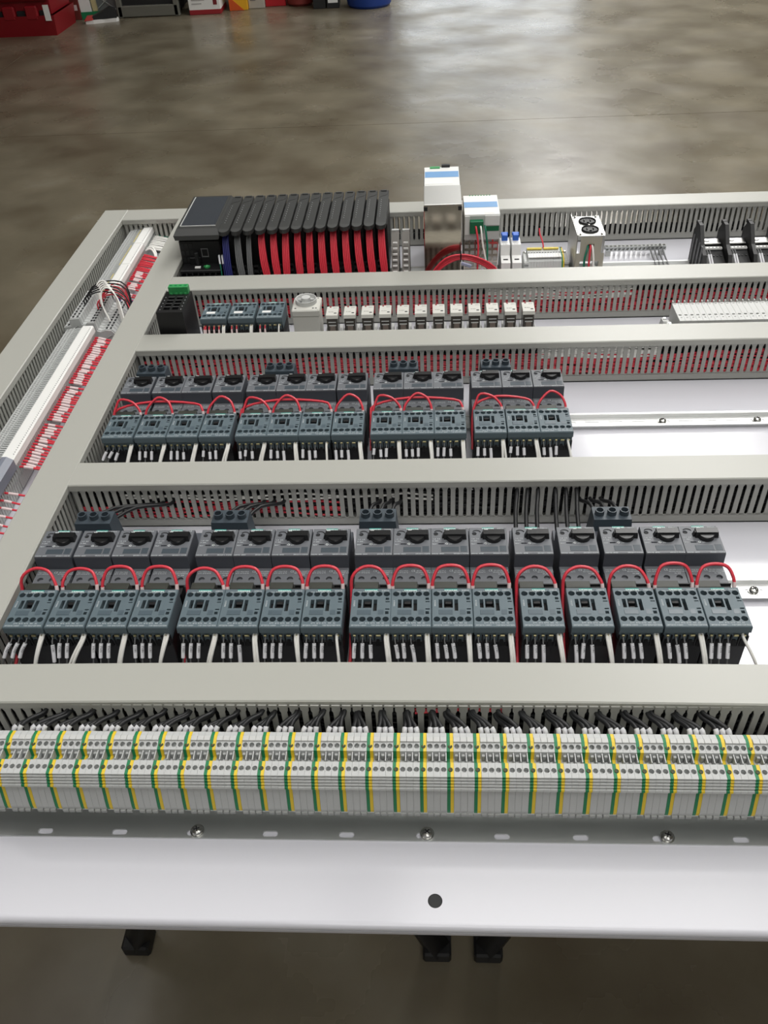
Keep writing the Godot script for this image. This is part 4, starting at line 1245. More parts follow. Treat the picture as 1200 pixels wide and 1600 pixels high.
# ---------------------------------------------------------------- far row: controller, supplies, breakers, terminals, outlet
func far_row() -> void:
	# controller with display
	var c := on_plate("controller_display", "black controller with a glossy tilted display and network socket, left of the modules", "controller", -0.4437, -1.6)
	part("body", G.new().box(Vector3(0.0, 0.058, -0.004), Vector3(0.08, 0.108, 0.15), 0.002).box(Vector3(-0.012, 0.05, 0.073), Vector3(0.022, 0.06, 0.006), 0.001), M.black, c)
	var bez := G.new()
	bez.taper([-0.042, -0.1, 0.042, 0.083], 0.118, [-0.0445, -0.1, 0.0445, 0.081], 0.126, false, true)
	bez.taper([-0.0445, -0.1, 0.0445, 0.081], 0.126, [-0.0395, -0.096, 0.0385, 0.069], 0.135, true)
	part("bezel", bez, M.plc, c)
	part("screen", G.new().box(Vector3(0.0, 0.1356, -0.015), Vector3(0.066, 0.0012, 0.146), 0.0004), M.screen, c)
	part("screen_border", G.new().box(Vector3(-0.0338, 0.1358, -0.015), Vector3(0.0016, 0.0014, 0.148)).box(Vector3(0.0, 0.1358, 0.0588), Vector3(0.069, 0.0014, 0.0016)), M.light_grey, c)
	part("network_socket", G.new().pierced(Vector3(0.008, 0.088, 0.0725), Vector3.RIGHT, Vector3.UP, Vector3.BACK, [[-0.007, -0.009, 0.007, 0.009, 2, -0.0055, -0.007, 0.0055, 0.007, 0.01]]), M.grey_wire, c)
	var vg := G.new()
	for r in 3:
		for k in 3:
			vg.box(Vector3(-0.034 + k * 0.0085, 0.074 + r * 0.014, 0.0715), Vector3(0.006, 0.01, 0.001))
	part("vent_ribs", vg, M.black_soft, c)
	part("side_key", G.new().box(Vector3(-0.0075, 0.066, 0.077), Vector3(0.007, 0.05, 0.008), 0.001), M.black_soft, c)
	part("status_plug", G.new().lathe([Vector2(0.0045, 0.0), Vector2(0.004, 0.003), Vector2(0.0015, 0.005), Vector2(0, 0.005)], Vector3(0.012, 0.066, 0.09), 12).box(Vector3(0.012, 0.068, 0.09), Vector3(0.012, 0.003, 0.003)), M.green, c)
	part("small_label", G.new().box(Vector3(-0.006, 0.0665, 0.09), Vector3(0.011, 0.002, 0.006)), M.card, c)
	part("ledge", G.new().box(Vector3(0.001, 0.0635, 0.086), Vector3(0.08, 0.004, 0.032), 0.001), M.black, c)
	grille(c, "vent_grille", -0.039, 0.041, 0.006, 0.062, 0.1005, 7, 5)
	# fourteen modules
	var names := ["blue", "thick grey", "thin grey"]
	var m := thing("controller_module", "-", "module", Vector3.ZERO, "black controller modules")
	m.set_meta("stem", "controller_module")
	part("body", G.new().box(Vector3(0, 0.062, -0.018), Vector3(0.0208, 0.118, 0.13), 0.001), M.black, m)
	var door := []
	var w := 0.0096
	door.append_array([Vector2(-w, -0.094), Vector2(w, -0.094)])
	for k in 11:
		var a := PI * k / 10
		door.append(Vector2(w * cos(a), 0.073 + w * 1.5 * sin(a)))
	part("door", G.new().slab(door, 0.127, 0.134), M.plc, m)
	var tip := []
	for k in 11:
		var a := PI * k / 10
		tip.append(Vector2((w - 0.0003) * cos(a), 0.0715 + (w * 1.5 + 0.001) * sin(a)))
	part("door_tip", G.new().slab(tip, 0.134, 0.1346), M.plc_tip, m)
	var seam := []
	for e in [[w - 0.001, -0.088], [w - 0.0012, -0.078], [w - 0.004, -0.068], [-0.003, -0.062], [-w + 0.0018, -0.054], [-w + 0.0012, -0.04], [-w + 0.0012, 0.045]]:
		seam.append(Vector3(e[0], 0.1342, e[1]))
	part("raised_seam", G.new().tube(curve(seam, 18), 0.0005, 5), M.black_soft, m)
	part("top_latch", G.new().box(Vector3(0, 0.135, -0.0905), Vector3(0.012, 0.002, 0.004), 0.0004), M.plc_tip, m)
	var dots := G.new()
	for k in 9:
		dots.box(Vector3(-0.0035, 0.1343, -0.044 + k * 0.0105), Vector3(0.001, 0.0004, 0.0013))
	part("indicator_row", dots, M.print, m)
	for i in 14:
		var x := -0.3905 + i * 0.02285
		var lab := "narrow black controller module with rounded tip, %s from the left" % ordinal(i + 1)
		var p := Vector3(x, PLATE, -1.5965 - 0.0009 * i)
		if i == 0:
			m.position = p
			m.set_meta("label", lab)
			grille(m, "vent_grille", -0.0105, 0.0105, 0.004, 0.062, 0.078, 2, 5)
		else:
			copy_of(m, p, lab)
		# wires leaving under the tip
		var col: Material = M.blue_wire if i == 0 else (M.grey_wire if i < 3 else M.red_wire)
		var cn: String = "blue" if i == 0 else ("grey" if i < 3 else "red")
		var n: int = 4 if i == 0 else (5 if i == 1 else (3 if i == 2 else 8))
		var z0 := -1.532 - 0.0009 * i
		var bend := 0.002 + rng.randf_range(-0.002, 0.0025) + (0.003 if i in [1, 3, 4] else 0.0)
		for k in n:
			var u := (k % 4 - 1.5) * 0.0031
			var v := (k / 4) * 0.0042
			var pinch := 0.62
			wire(cn + "_wire", [Vector3(x + u * 0.8, 0.122, z0 - v), Vector3(x + u, 0.108, z0 + 0.012 - v), Vector3(x + u * 1.1 + bend * 0.6, 0.078, z0 + 0.03 - v), Vector3(x + u * 1.05 + bend * 1.4, 0.055, z0 + 0.039 - v), Vector3(x + u * pinch + bend * 1.9, 0.036, z0 + 0.043 - v * 0.8), Vector3(x + u * 0.8 + bend * 2.2, 0.004, z0 + 0.05 - v)], 0.0019, col, "%s wire, %s in the bundle under the %s controller module" % [cn, ordinal(k + 1), ordinal(i + 1)], cn + " wires of the controller modules", 12)
		if i > 0:
			var tie := []
			for k in 13:
				var a := TAU * k / 12
				tie.append(Vector3(0.0075 * cos(a) * (0.6 if i == 2 else 1.0), 0.0006 * cos(a), 0.0058 * sin(a)))
			solo("cable_tie", G.new().tube(tie, 0.0011, 5, false), M.black, Vector3(x + bend * 1.9, PLATE + 0.036, z0 + 0.0415), "black cable tie round the wires of the %s controller module" % ordinal(i + 1), "cable tie", "cable ties below the controller modules")
	for e in [[-0.4015, 0.0, "green"], [-0.3955, 0.003, "blue"]]:
		var w2 := wire(e[2] + "_wire", [Vector3(e[0] - 0.006, 0.084, -1.522), Vector3(e[0] - 0.004, 0.082, -1.512), Vector3(e[0], 0.05, -1.494), Vector3(e[0] + e[1], 0.01, -1.482)], 0.0013, M.green_wire if e[2] == "green" else M.blue_wire, "thin %s wire with white sleeve below the controller display" % e[2], "", 9)
		sleeve(w2, 0.1, 0.4, 0.0018)
	# two shielded narrow plates
	for i in 2:
		var o := on_plate("shield_clip", "%s narrow metal clip with stacked light tabs, right of the modules" % ["left", "right"][i], "connector", -0.0695 + i * 0.021, -1.59, "stacked-tab clips")
		part("back_plate", G.new().prism([Vector2(-0.02, 0), Vector2(-0.02, 0.086), Vector2(-0.012, 0.09), Vector2(0.03, 0.062), Vector2(0.062, 0.03), Vector2(0.062, 0)], -0.0075, 0.0075), mat(rgb(110, 106, 100), 0.5), o)
		for k in 7:
			part("tab", G.new().box(Vector3(0, 0.079 - k * 0.0083, 0.02 + k * 0.0078), Vector3(0.0092, 0.0036, 0.0032), 0.0005), M.card, o)
		part("top_cap", G.new().box(Vector3(0, 0.0905, -0.014), Vector3(0.0145, 0.004, 0.006), 0.0006), M.light_grey, o)
	# tall stainless power supply
	var ps := on_plate("power_supply", "tall mirror-bright stainless power supply with blue stripe on its top", "power supply", 0.0225, -1.61)
	part("casing", G.new().box(Vector3(0, 0.0865, 0), Vector3(0.0695, 0.173, 0.196), 0.0012), M.stain, ps)
	part("top_panel", G.new().box(Vector3(0, 0.1738, -0.047), Vector3(0.068, 0.0016, 0.102), 0.0004), M.white, ps)
	part("blue_stripe", G.new().box(Vector3(0, 0.1748, -0.056), Vector3(0.0655, 0.0005, 0.0315)), M.sky_band, ps)
	part("rating_label", G.new().box(Vector3(-0.006, 0.1748, -0.017), Vector3(0.052, 0.0005, 0.026)), M.card, ps)
	part("brushed_front", G.new().box(Vector3(0, 0.1742, 0.052), Vector3(0.0695, 0.0024, 0.094), 0.0006), M.steel, ps)
	part("terminal_strip", G.new().box(Vector3(-0.013, 0.1752, -0.0925), Vector3(0.02, 0.003, 0.008), 0.0005), M.green, ps)
	part("socket_block", G.new().box(Vector3(0.0085, 0.1765, -0.0975), Vector3(0.0165, 0.006, 0.007), 0.0006), M.black, ps)
	for sx in [-1, 1]:
		part("corner_notch", G.new().box(Vector3(sx * 0.0315, 0.167, 0.0975), Vector3(0.007, 0.008, 0.003), 0.0006), M.black, ps)
	# second power supply
	var p2 := on_plate("power_supply", "white-topped power supply with perforated front and green plug", "power supply", 0.097, -1.595)
	part("casing", G.new().box(Vector3(0, 0.05, -0.006), Vector3(0.066, 0.1, 0.082), 0.001).box(Vector3(0, 0.115, 0), Vector3(0.067, 0.048, 0.098), 0.0012), M.light_grey, p2)
	part("top_panel", G.new().box(Vector3(0, 0.1395, 0), Vector3(0.066, 0.0012, 0.096), 0.0003), M.white, p2)
	part("blue_stripe", G.new().box(Vector3(-0.001, 0.1403, 0.0), Vector3(0.0635, 0.0005, 0.027)), M.sky_band, p2)
	part("rating_label", G.new().box(Vector3(0.014, 0.1403, 0.031), Vector3(0.018, 0.0004, 0.024)), M.card, p2)
	var edge := G.new()
	for k in 8:
		edge.box(Vector3(-0.02 + k * 0.0055, 0.1405, -0.0465), Vector3(0.0024, 0.0012, 0.002))
	part("terminal_edge", edge, M.green, p2)
	part("white_door", G.new().box(Vector3(0.019, 0.129, 0.0495), Vector3(0.028, 0.019, 0.002), 0.0005), M.white, p2)
	part("white_side", G.new().box(Vector3(-0.028, 0.12, 0.0495), Vector3(0.009, 0.036, 0.002), 0.0005), M.white, p2)
	part("door_recess", G.new().box(Vector3(0.019, 0.113, 0.0492), Vector3(0.026, 0.009, 0.001)), M.green_dark, p2)
	part("green_plug", G.new().box(Vector3(-0.0105, 0.119, 0.0535), Vector3(0.025, 0.024, 0.012), 0.001), M.green_dark, p2)
	var mesh_cells := []
	for r in 7:
		for k in 6:
			var a := -0.033 + k * 0.011
			var b := 0.004 + r * 0.0125
			mesh_cells.append([a, b, a + 0.011, b + 0.0125, 2, a + 0.0014, b + 0.0022, a + 0.0096, b + 0.0103, 0.006])
	part("perforated_front", G.new().pierced(Vector3(0, 0, 0.0365), Vector3.RIGHT, Vector3.UP, Vector3.BACK, mesh_cells), M.stain, p2)
	for e in [[0.0885, 0.082, "red", M.red_wire], [0.0975, 0.102, "white", M.white_wire], [0.1055, 0.1, "green", M.green_wire]]:
		wire(e[2] + "_wire", [Vector3(e[0] - 0.004, 0.121, -1.54), Vector3(e[0] - 0.003, 0.119, -1.53), Vector3(e[0] + 0.001, 0.09, -1.517), Vector3(e[1] + 0.006, 0.05, -1.5), Vector3(e[1] + 0.01, 0.01, -1.485)], 0.0018, e[3], "%s wire hanging from the green plug of the second power supply" % e[2], "", 12)
	# red cable loop in front
	for k in 4:
		var o := (k - 1.5) * 0.0027
		var y := absf(k - 1.5) * 0.001
		wire("red_wire", [Vector3(-0.012 - o, 0.02, -1.478), Vector3(0.006 - o, 0.054, -1.487 + y), Vector3(0.03 - o * 0.8, 0.076 + o, -1.491 + y), Vector3(0.056, 0.083 + o, -1.492 + y), Vector3(0.085 + o * 0.4, 0.077 + o, -1.491 + y), Vector3(0.115 + o, 0.06 + o * 0.6, -1.487), Vector3(0.142 + o, 0.024, -1.476)], 0.002, M.red_wire, "red wire, %s strand of the loop in front of the power supplies" % ordinal(k + 1), "red wire loop in front of the power supplies", 18)
	var tie2 := []
	for k in 13:
		var a := TAU * k / 12
		tie2.append(Vector3(0, 0.01 * cos(a), 0.006 * sin(a)))
	solo("cable_tie", G.new().tube(tie2, 0.0012, 5, false), M.black, Vector3(0.056, PLATE + 0.083, -1.492), "black cable tie round the red wire loop before the power supplies", "cable tie")
	for e in [[0.066, 0.071, -0.35], [0.102, 0.056, -0.5]]:
		var tp := solo("tape_flag", G.new().box(Vector3.ZERO, Vector3(0.02, 0.006, 0.004), 0.001), mat(rgb(176, 178, 206), 0.35), Vector3(e[0], PLATE + e[1], -1.482), "pale lilac tape flag on the red loop, %s" % ("left one" if e[0] < 0.08 else "right one"), "tape", "tape flags on the red loop")
		tp.rotation.z = e[2]
	# two miniature breakers with blue toggles
	for i in 2:
		var o := on_plate("miniature_breaker", "white miniature breaker with blue toggle, %s of the pair" % ["left", "right"][i], "circuit breaker", 0.145 + i * 0.0215, -1.585, "blue-toggle breakers")
		part("body", G.new().prism([Vector2(-0.042, 0), Vector2(-0.042, 0.044), Vector2(-0.03, 0.048), Vector2(-0.022, 0.068), Vector2(0.012, 0.068), Vector2(0.02, 0.05), Vector2(0.046, 0.046), Vector2(0.05, 0.0)], -0.0088, 0.0088), M.white, o)
		part("toggle", G.new().box(Vector3(0, 0.0735, -0.012), Vector3(0.0115, 0.012, 0.011), 0.001).box(Vector3(0, 0.077, -0.0195), Vector3(0.0135, 0.005, 0.008), 0.001), M.blue, o)
		part("screw_slot", G.new().box(Vector3(0, 0.0478, 0.034), Vector3(0.009, 0.0012, 0.004)), M.ink, o)
		flat_text("C 10A", 0.0022, Vector3(0, 0.0683, 0.008), M.ink, o)
		part("print_line", G.new().box(Vector3(0, 0.0682, 0.0005), Vector3(0.011, 0.0003, 0.0008)), M.grey_wire, o)
	# slim terminal row with yellow bridges
	for k in 13:
		var x := 0.1935 + k * 0.0054
		var pe := k == 12
		var o := on_plate("earth_terminal" if pe else "slim_terminal", "slim green-yellow terminal at the right end of the far terminal row" if pe else "slim grey terminal, %s right of the blue-toggle breakers" % ordinal(k + 1), "terminal block", x, -1.59, "" if pe else "slim terminals of the far row")
		var pr := [Vector2(-0.03, 0), Vector2(-0.03, 0.034), Vector2(-0.024, 0.043), Vector2(0.012, 0.043), Vector2(0.026, 0.036), Vector2(0.031, 0.024), Vector2(0.031, 0.0)]
		if pe:
			part("green_half", G.new().prism(pr, -0.0026, 0), M.pe_green, o)
			part("yellow_half", G.new().prism(pr, 0, 0.0026), M.pe_yellow, o)
		else:
			part("housing", G.new().prism(pr, -0.0026, 0.0026), M.terminal, o)
			part("marker_tag", G.new().box(Vector3(0, 0.0425, 0.0135), Vector3(0.0052, 0.002, 0.017), 0.0003), M.card, o)
		part("opening_shade", G.new().box(Vector3(0, 0.0432, -0.021), Vector3(0.0032, 0.0006, 0.003)).box(Vector3(0, 0.0432, 0.0005), Vector3(0.0032, 0.0006, 0.0018)), M.ink, o)  # flat ink patches stand in for the shade inside the openings
		if k < 12 and not (k in [3, 4, 5, 10, 11]):
			wire("white_wire" if k < 6 else "red_wire", [Vector3(x, 0.024, -1.562), Vector3(x, 0.022, -1.555), Vector3(x + 0.001, 0.012, -1.535), Vector3(x + 0.002, 0.004, -1.5)], 0.0014, M.white_wire if k < 6 else M.red_wire, "short %s wire at the %s slim terminal right of the breakers" % ["white" if k < 6 else "red", ordinal(k + 1)], "wires of the far terminal row", 9)
	for i in 2:
		solo("bridge_bar", G.new().box(Vector3(0, 0, 0), Vector3(0.0295, 0.0032, 0.0055), 0.0006), M.yellow, Vector3(0.2055 + i * 0.0325, PLATE + 0.0455, -1.603), "yellow bridge bar on the far terminal row, %s of two" % ["left", "right"][i], "bridge bar", "yellow bridge bars")
	for sx in [0.187, 0.2655]:
		var o := on_plate("end_bracket", "grey end clamp at the %s end of the far terminal row" % ("left" if sx < 0.2 else "right"), "bracket", sx, -1.59)
		var eb := G.new()
		for k in 4:
			eb.box(Vector3(0, 0.01 + k * 0.0075, 0.002), Vector3(0.0085, 0.005, 0.054), 0.0005)
		eb.box(Vector3(0, 0.018, 0), Vector3(0.006, 0.036, 0.05))
		part("clamp", eb, M.terminal, o)
		part("clamp_screw", G.new().lathe([Vector2(0.003, 0.0), Vector2(0.003, 0.002), Vector2(0, 0.0025)], Vector3(0, 0.036, -0.016), 12), M.zinc, o)
	wire("red_wire", [Vector3(0.2235, 0.044, -1.606), Vector3(0.222, 0.055, -1.612), Vector3(0.217, 0.066, -1.625), Vector3(0.216, 0.075, -1.632)], 0.0016, M.red_wire, "single red wire end sticking up from the far terminal row", "", 9)
	# outlet box
	var ob := on_plate("outlet_box", "metal box with black double outlet on top", "outlet", 0.302, -1.575)
	part("top_plate", G.new().box(Vector3(0, 0.1, 0), Vector3(0.05, 0.002, 0.092), 0.0005).box(Vector3(-0.0255, 0.05, -0.01), Vector3(0.0015, 0.1, 0.1)).box(Vector3(0.0255, 0.056, -0.006), Vector3(0.0015, 0.088, 0.09)), M.steel, ob)
	part("front_plate", G.new().pierced(Vector3(0, 0, 0.0455), Vector3.RIGHT, Vector3.UP, Vector3.BACK, [[-0.02, 0.066, 0.02, 0.098, 2, -0.006, 0.076, 0.006, 0.084, 0.012], [-0.0265, 0.05, 0.0265, 0.066, 0], [-0.0265, 0.0, -0.018, 0.05, 0], [0.018, 0.0, 0.0265, 0.05, 0]]).box(Vector3(-0.022, 0.025, 0.04), Vector3(0.008, 0.05, 0.008)).box(Vector3(0.022, 0.025, 0.04), Vector3(0.008, 0.05, 0.008)), M.taupe, ob)
	for i in 2:
		var sgn := -1 if i == 0 else 1
		var so := G.new().lathe([Vector2(0.0165, 0.1005), Vector2(0.0165, 0.1035), Vector2(0.0155, 0.1045), Vector2(0.0145, 0.1035), Vector2(0.0135, 0.1022), Vector2(0, 0.1022)], Vector3(0, 0, sgn * 0.0195), 24)
		so.box(Vector3(-0.006, 0.1032, sgn * 0.0195 - 0.002), Vector3(0.0016, 0.0018, 0.007)).box(Vector3(0.006, 0.1032, sgn * 0.0195 - 0.002), Vector3(0.0016, 0.0018, 0.007)).box(Vector3(0, 0.1032, sgn * 0.0195 + 0.007), Vector3(0.004, 0.0018, 0.003))
		part("socket_face", so, M.black, ob)
	for e in [[-0.021, -0.041], [0.019, -0.041], [0, 0.0], [-0.021, 0.041], [0.019, 0.041]]:
		part("screw_head", G.new().lathe([Vector2(0.0022, 0.101), Vector2(0.002, 0.1035), Vector2(0, 0.1042)], Vector3(e[0], 0, e[1]), 12), M.zinc, ob)
	for e in [[-0.006, -0.012, "green", M.green_wire], [-0.001, -0.003, "red", M.red_wire], [0.003, 0.005, "white", M.white_wire]]:
		wire(e[2] + "_wire", [Vector3(0.302 + e[0], 0.08, -1.538), Vector3(0.302 + e[0], 0.079, -1.526), Vector3(0.302 + e[1], 0.06, -1.515), Vector3(0.302 + e[1], 0.03, -1.505), Vector3(0.302 + e[1], 0.004, -1.49)], 0.002, e[3], "%s wire hanging out of the outlet box front" % e[2], "", 12)
	# earth bar
	var gb := on_plate("ground_bar", "bright metal earth bar with a row of screw holes", "busbar", 0.418, -1.663)
	var gc := []
	var hv := []
	for k in 15:
		var a := -0.0615 + k * 0.0082
		gc.append([a, -0.0045, a + 0.0082, 0.0045, 1, a + 0.0041, 0.0, 0.0028, 0.006])
		hv.append([a, 0.0, a + 0.0082, 0.0095, 1, a + 0.0041, 0.005, 0.0027, 0.006])
	part("bar", G.new().pierced(Vector3(0, 0.02, 0), Vector3.RIGHT, Vector3.BACK, Vector3.UP, gc).pierced(Vector3(0, 0.0105, 0.0045), Vector3.RIGHT, Vector3.UP, Vector3.BACK, hv).box(Vector3(0, 0.0152, -0.0049), Vector3(0.123, 0.0095, 0.0008)), M.alu, gb)
	part("clamp_screws", G.new().lathe([Vector2(0.002, 0.019), Vector2(0.002, 0.0215), Vector2(0, 0.0215)], Vector3(0.0574, 0, 0), 10).lathe([Vector2(0.002, 0.019), Vector2(0.002, 0.0225), Vector2(0, 0.0225)], Vector3(0.0492, 0, 0), 10), M.zinc, gb)
	part("standoff", G.new().box(Vector3(-0.054, 0.005, 0), Vector3(0.01, 0.01, 0.008)).box(Vector3(0.054, 0.005, 0), Vector3(0.01, 0.01, 0.008)), M.light_grey, gb)
	for k in 4:
		var x := 0.447 + k * 0.0082
		wire("grey_wire", [Vector3(x, 0.0155, -1.661), Vector3(x, 0.0155, -1.655), Vector3(x + 0.001, 0.01, -1.635), Vector3(x + 0.003, 0.0035, -1.6)], 0.0018, M.grey_wire, "grey wire out of the earth bar, %s of four" % ordinal(k + 1), "grey wires of the earth bar", 9)
	distribution_blocks()


func grille(o: Node3D, called: String, x0: float, x1: float, y0: float, y1: float, z: float, nx: int, ny: int) -> void:
	var cells := []
	var w := (x1 - x0) / nx
	var h := (y1 - y0) / ny
	for i in nx:
		for j in ny:
			var a := x0 + i * w
			var b := y0 + j * h
			cells.append([a, b, a + w, b + h, 2, a + w * 0.12, b + h * 0.22, a + w * 0.88, b + h * 0.78, 0.01])
	part(called, G.new().pierced(Vector3(0, 0, z), Vector3.RIGHT, Vector3.UP, Vector3.BACK, cells), M.black_soft, o)


func distribution_blocks() -> void:
	var barrier := [Vector2(-0.05, 0.0), Vector2(-0.05, 0.066), Vector2(-0.03, 0.088), Vector2(-0.016, 0.088), Vector2(0.012, 0.06), Vector2(0.036, 0.05), Vector2(0.06, 0.02), Vector2(0.06, 0.0)]
	for i in 4:
		var x := 0.522 + i * 0.0475
		var pos: String = ["leftmost", "second", "third", "rightmost visible"][i]
		var o := on_plate("phase_barrier", "tall black phase barrier of the distribution blocks, %s" % pos, "barrier", x, -1.578, "black phase barriers")
		part("plate", G.new().prism(barrier, -0.0035, 0.0035), M.black, o)
		if i == 0:
			for k in 4:
				part("rib", G.new().box(Vector3(-0.0042, 0.033, -0.034 + k * 0.02), Vector3(0.0016, 0.06, 0.006), 0.0004), M.grey_wire, o)
			part("corner_tag", G.new().extrude([Vector2(-0.014, 0.0), Vector2(-0.006, 0.034), Vector2(0.004, 0.0)], 0.046, 0.05), M.olive, o)
		part("top_hook", G.new().box(Vector3(0, 0.085, -0.036), Vector3(0.009, 0.007, 0.01), 0.001), M.black, o)
		if i == 3:
			continue
		var b := on_plate("distribution_block", "black distribution block with silver plates behind its white strip, %s of three" % ["first", "second", "third"][i], "terminal block", x + 0.0238, -1.575, "black distribution blocks")
		part("base", G.new().prism([Vector2(-0.04, 0), Vector2(-0.04, 0.044), Vector2(-0.008, 0.046), Vector2(0.006, 0.04), Vector2(0.04, 0.03), Vector2(0.056, 0.0)], -0.019, 0.019), M.black_soft, b)
		part("silver_plate", G.new().box(Vector3(0.002, 0.0505, -0.028), Vector3(0.034, 0.003, 0.022), 0.0006).lathe([Vector2(0.006, 0.052), Vector2(0.0055, 0.0535), Vector2(0, 0.0535)], Vector3(-0.006, 0, -0.03), 14), M.steel, b)
		var strip := G.new().box(Vector3(0.001, 0.047, -0.005), Vector3(0.035, 0.004, 0.008), 0.0006)
		part("screw_strip", strip, M.card, b)
		var sc := G.new()
		for k in 5:
			sc.box(Vector3(-0.013 + k * 0.0068, 0.0493, -0.004), Vector3(0.0026, 0.0005, 0.0026))
			sc.box(Vector3(-0.013 + k * 0.0068, 0.0395, 0.012), Vector3(0.003, 0.0008, 0.002))
		part("strip_screws", sc, M.grey_wire, b)
		for k in 2:
			var wx := x + 0.0075 + k * 0.0045
			var w := wire("grey_wire", [Vector3(wx - 0.002, 0.055, -1.555), Vector3(wx, 0.05, -1.545), Vector3(wx + 0.003, 0.03, -1.515), Vector3(wx + 0.006, 0.004, -1.485)], 0.0013, M.grey_wire, "%s grey wire with white sleeve by the %s distribution block" % [["left", "right"][k], ordinal(i + 1)], "sleeved wires of the distribution blocks", 9)
			sleeve(w, 0.4, 0.7, 0.0018)


# ---------------------------------------------------------------- left terminal strips (run away from the viewer along z)
func strip_terminal(m: Material, half: float) -> Node3D:
	var o := thing("slim_terminal", "-", "terminal block", Vector3.ZERO, "slim terminals of the left strips")
	o.set_meta("stem", "slim_terminal")
	var g := G.new()
	var pr := [Vector2(-0.026, 0.004), Vector2(-0.027, 0.036), Vector2(-0.0235, 0.051), Vector2(-0.0075, 0.054), Vector2(-0.004, 0.038), Vector2(0.001, 0.038), Vector2(0.0035, 0.054), Vector2(0.0215, 0.0545), Vector2(0.0255, 0.046), Vector2(0.026, 0.03), Vector2(0.024, 0.02), Vector2(0.024, 0.004)]
	var pv := PackedVector2Array(pr)
	for i in pr.size():
		var a: Vector2 = pr[i]
		var b: Vector2 = pr[(i + 1) % pr.size()]
		var d := b - a
		if i == 2 or i == 6:
			var L := d.length()
			var U := Vector3(d.x, d.y, 0).normalized()
			var N := Vector3(-U.y, U.x, 0)
			var cells := [[0, -half, L * 0.14, half, 0], [L * 0.14, -half, L * 0.5, half, 2, L * 0.16, -half * 0.4, L * 0.44, half * 0.4, 0.008], [L * 0.5, -half, L, half, 2, L * 0.58, -half * 0.4, L * 0.86, half * 0.4, 0.008]]
			g.pierced(Vector3(a.x, a.y, 0), U, Vector3.BACK, N, cells)
		else:
			g.face([Vector3(a.x, a.y, -half), Vector3(b.x, b.y, -half), Vector3(b.x, b.y, half), Vector3(a.x, a.y, half)], Vector3(-d.y, d.x, 0))
	var idx := Geometry2D.triangulate_polygon(pv)
	for i in range(0, idx.size(), 3):
		for s in [-1, 1]:
			g.face([Vector3(pv[idx[i]].x, pv[idx[i]].y, s * half), Vector3(pv[idx[i + 1]].x, pv[idx[i + 1]].y, s * half), Vector3(pv[idx[i + 2]].x, pv[idx[i + 2]].y, s * half)], Vector3(0, 0, s))
	part("housing", g, m, o)
	part("rib", G.new().box(Vector3(-0.0018, 0.0455, -half + 0.0007), Vector3(0.0085, 0.015, 0.0021)).box(Vector3(0.0262, 0.034, -half + 0.0007), Vector3(0.0014, 0.018, 0.0009)), m, o)
	return o


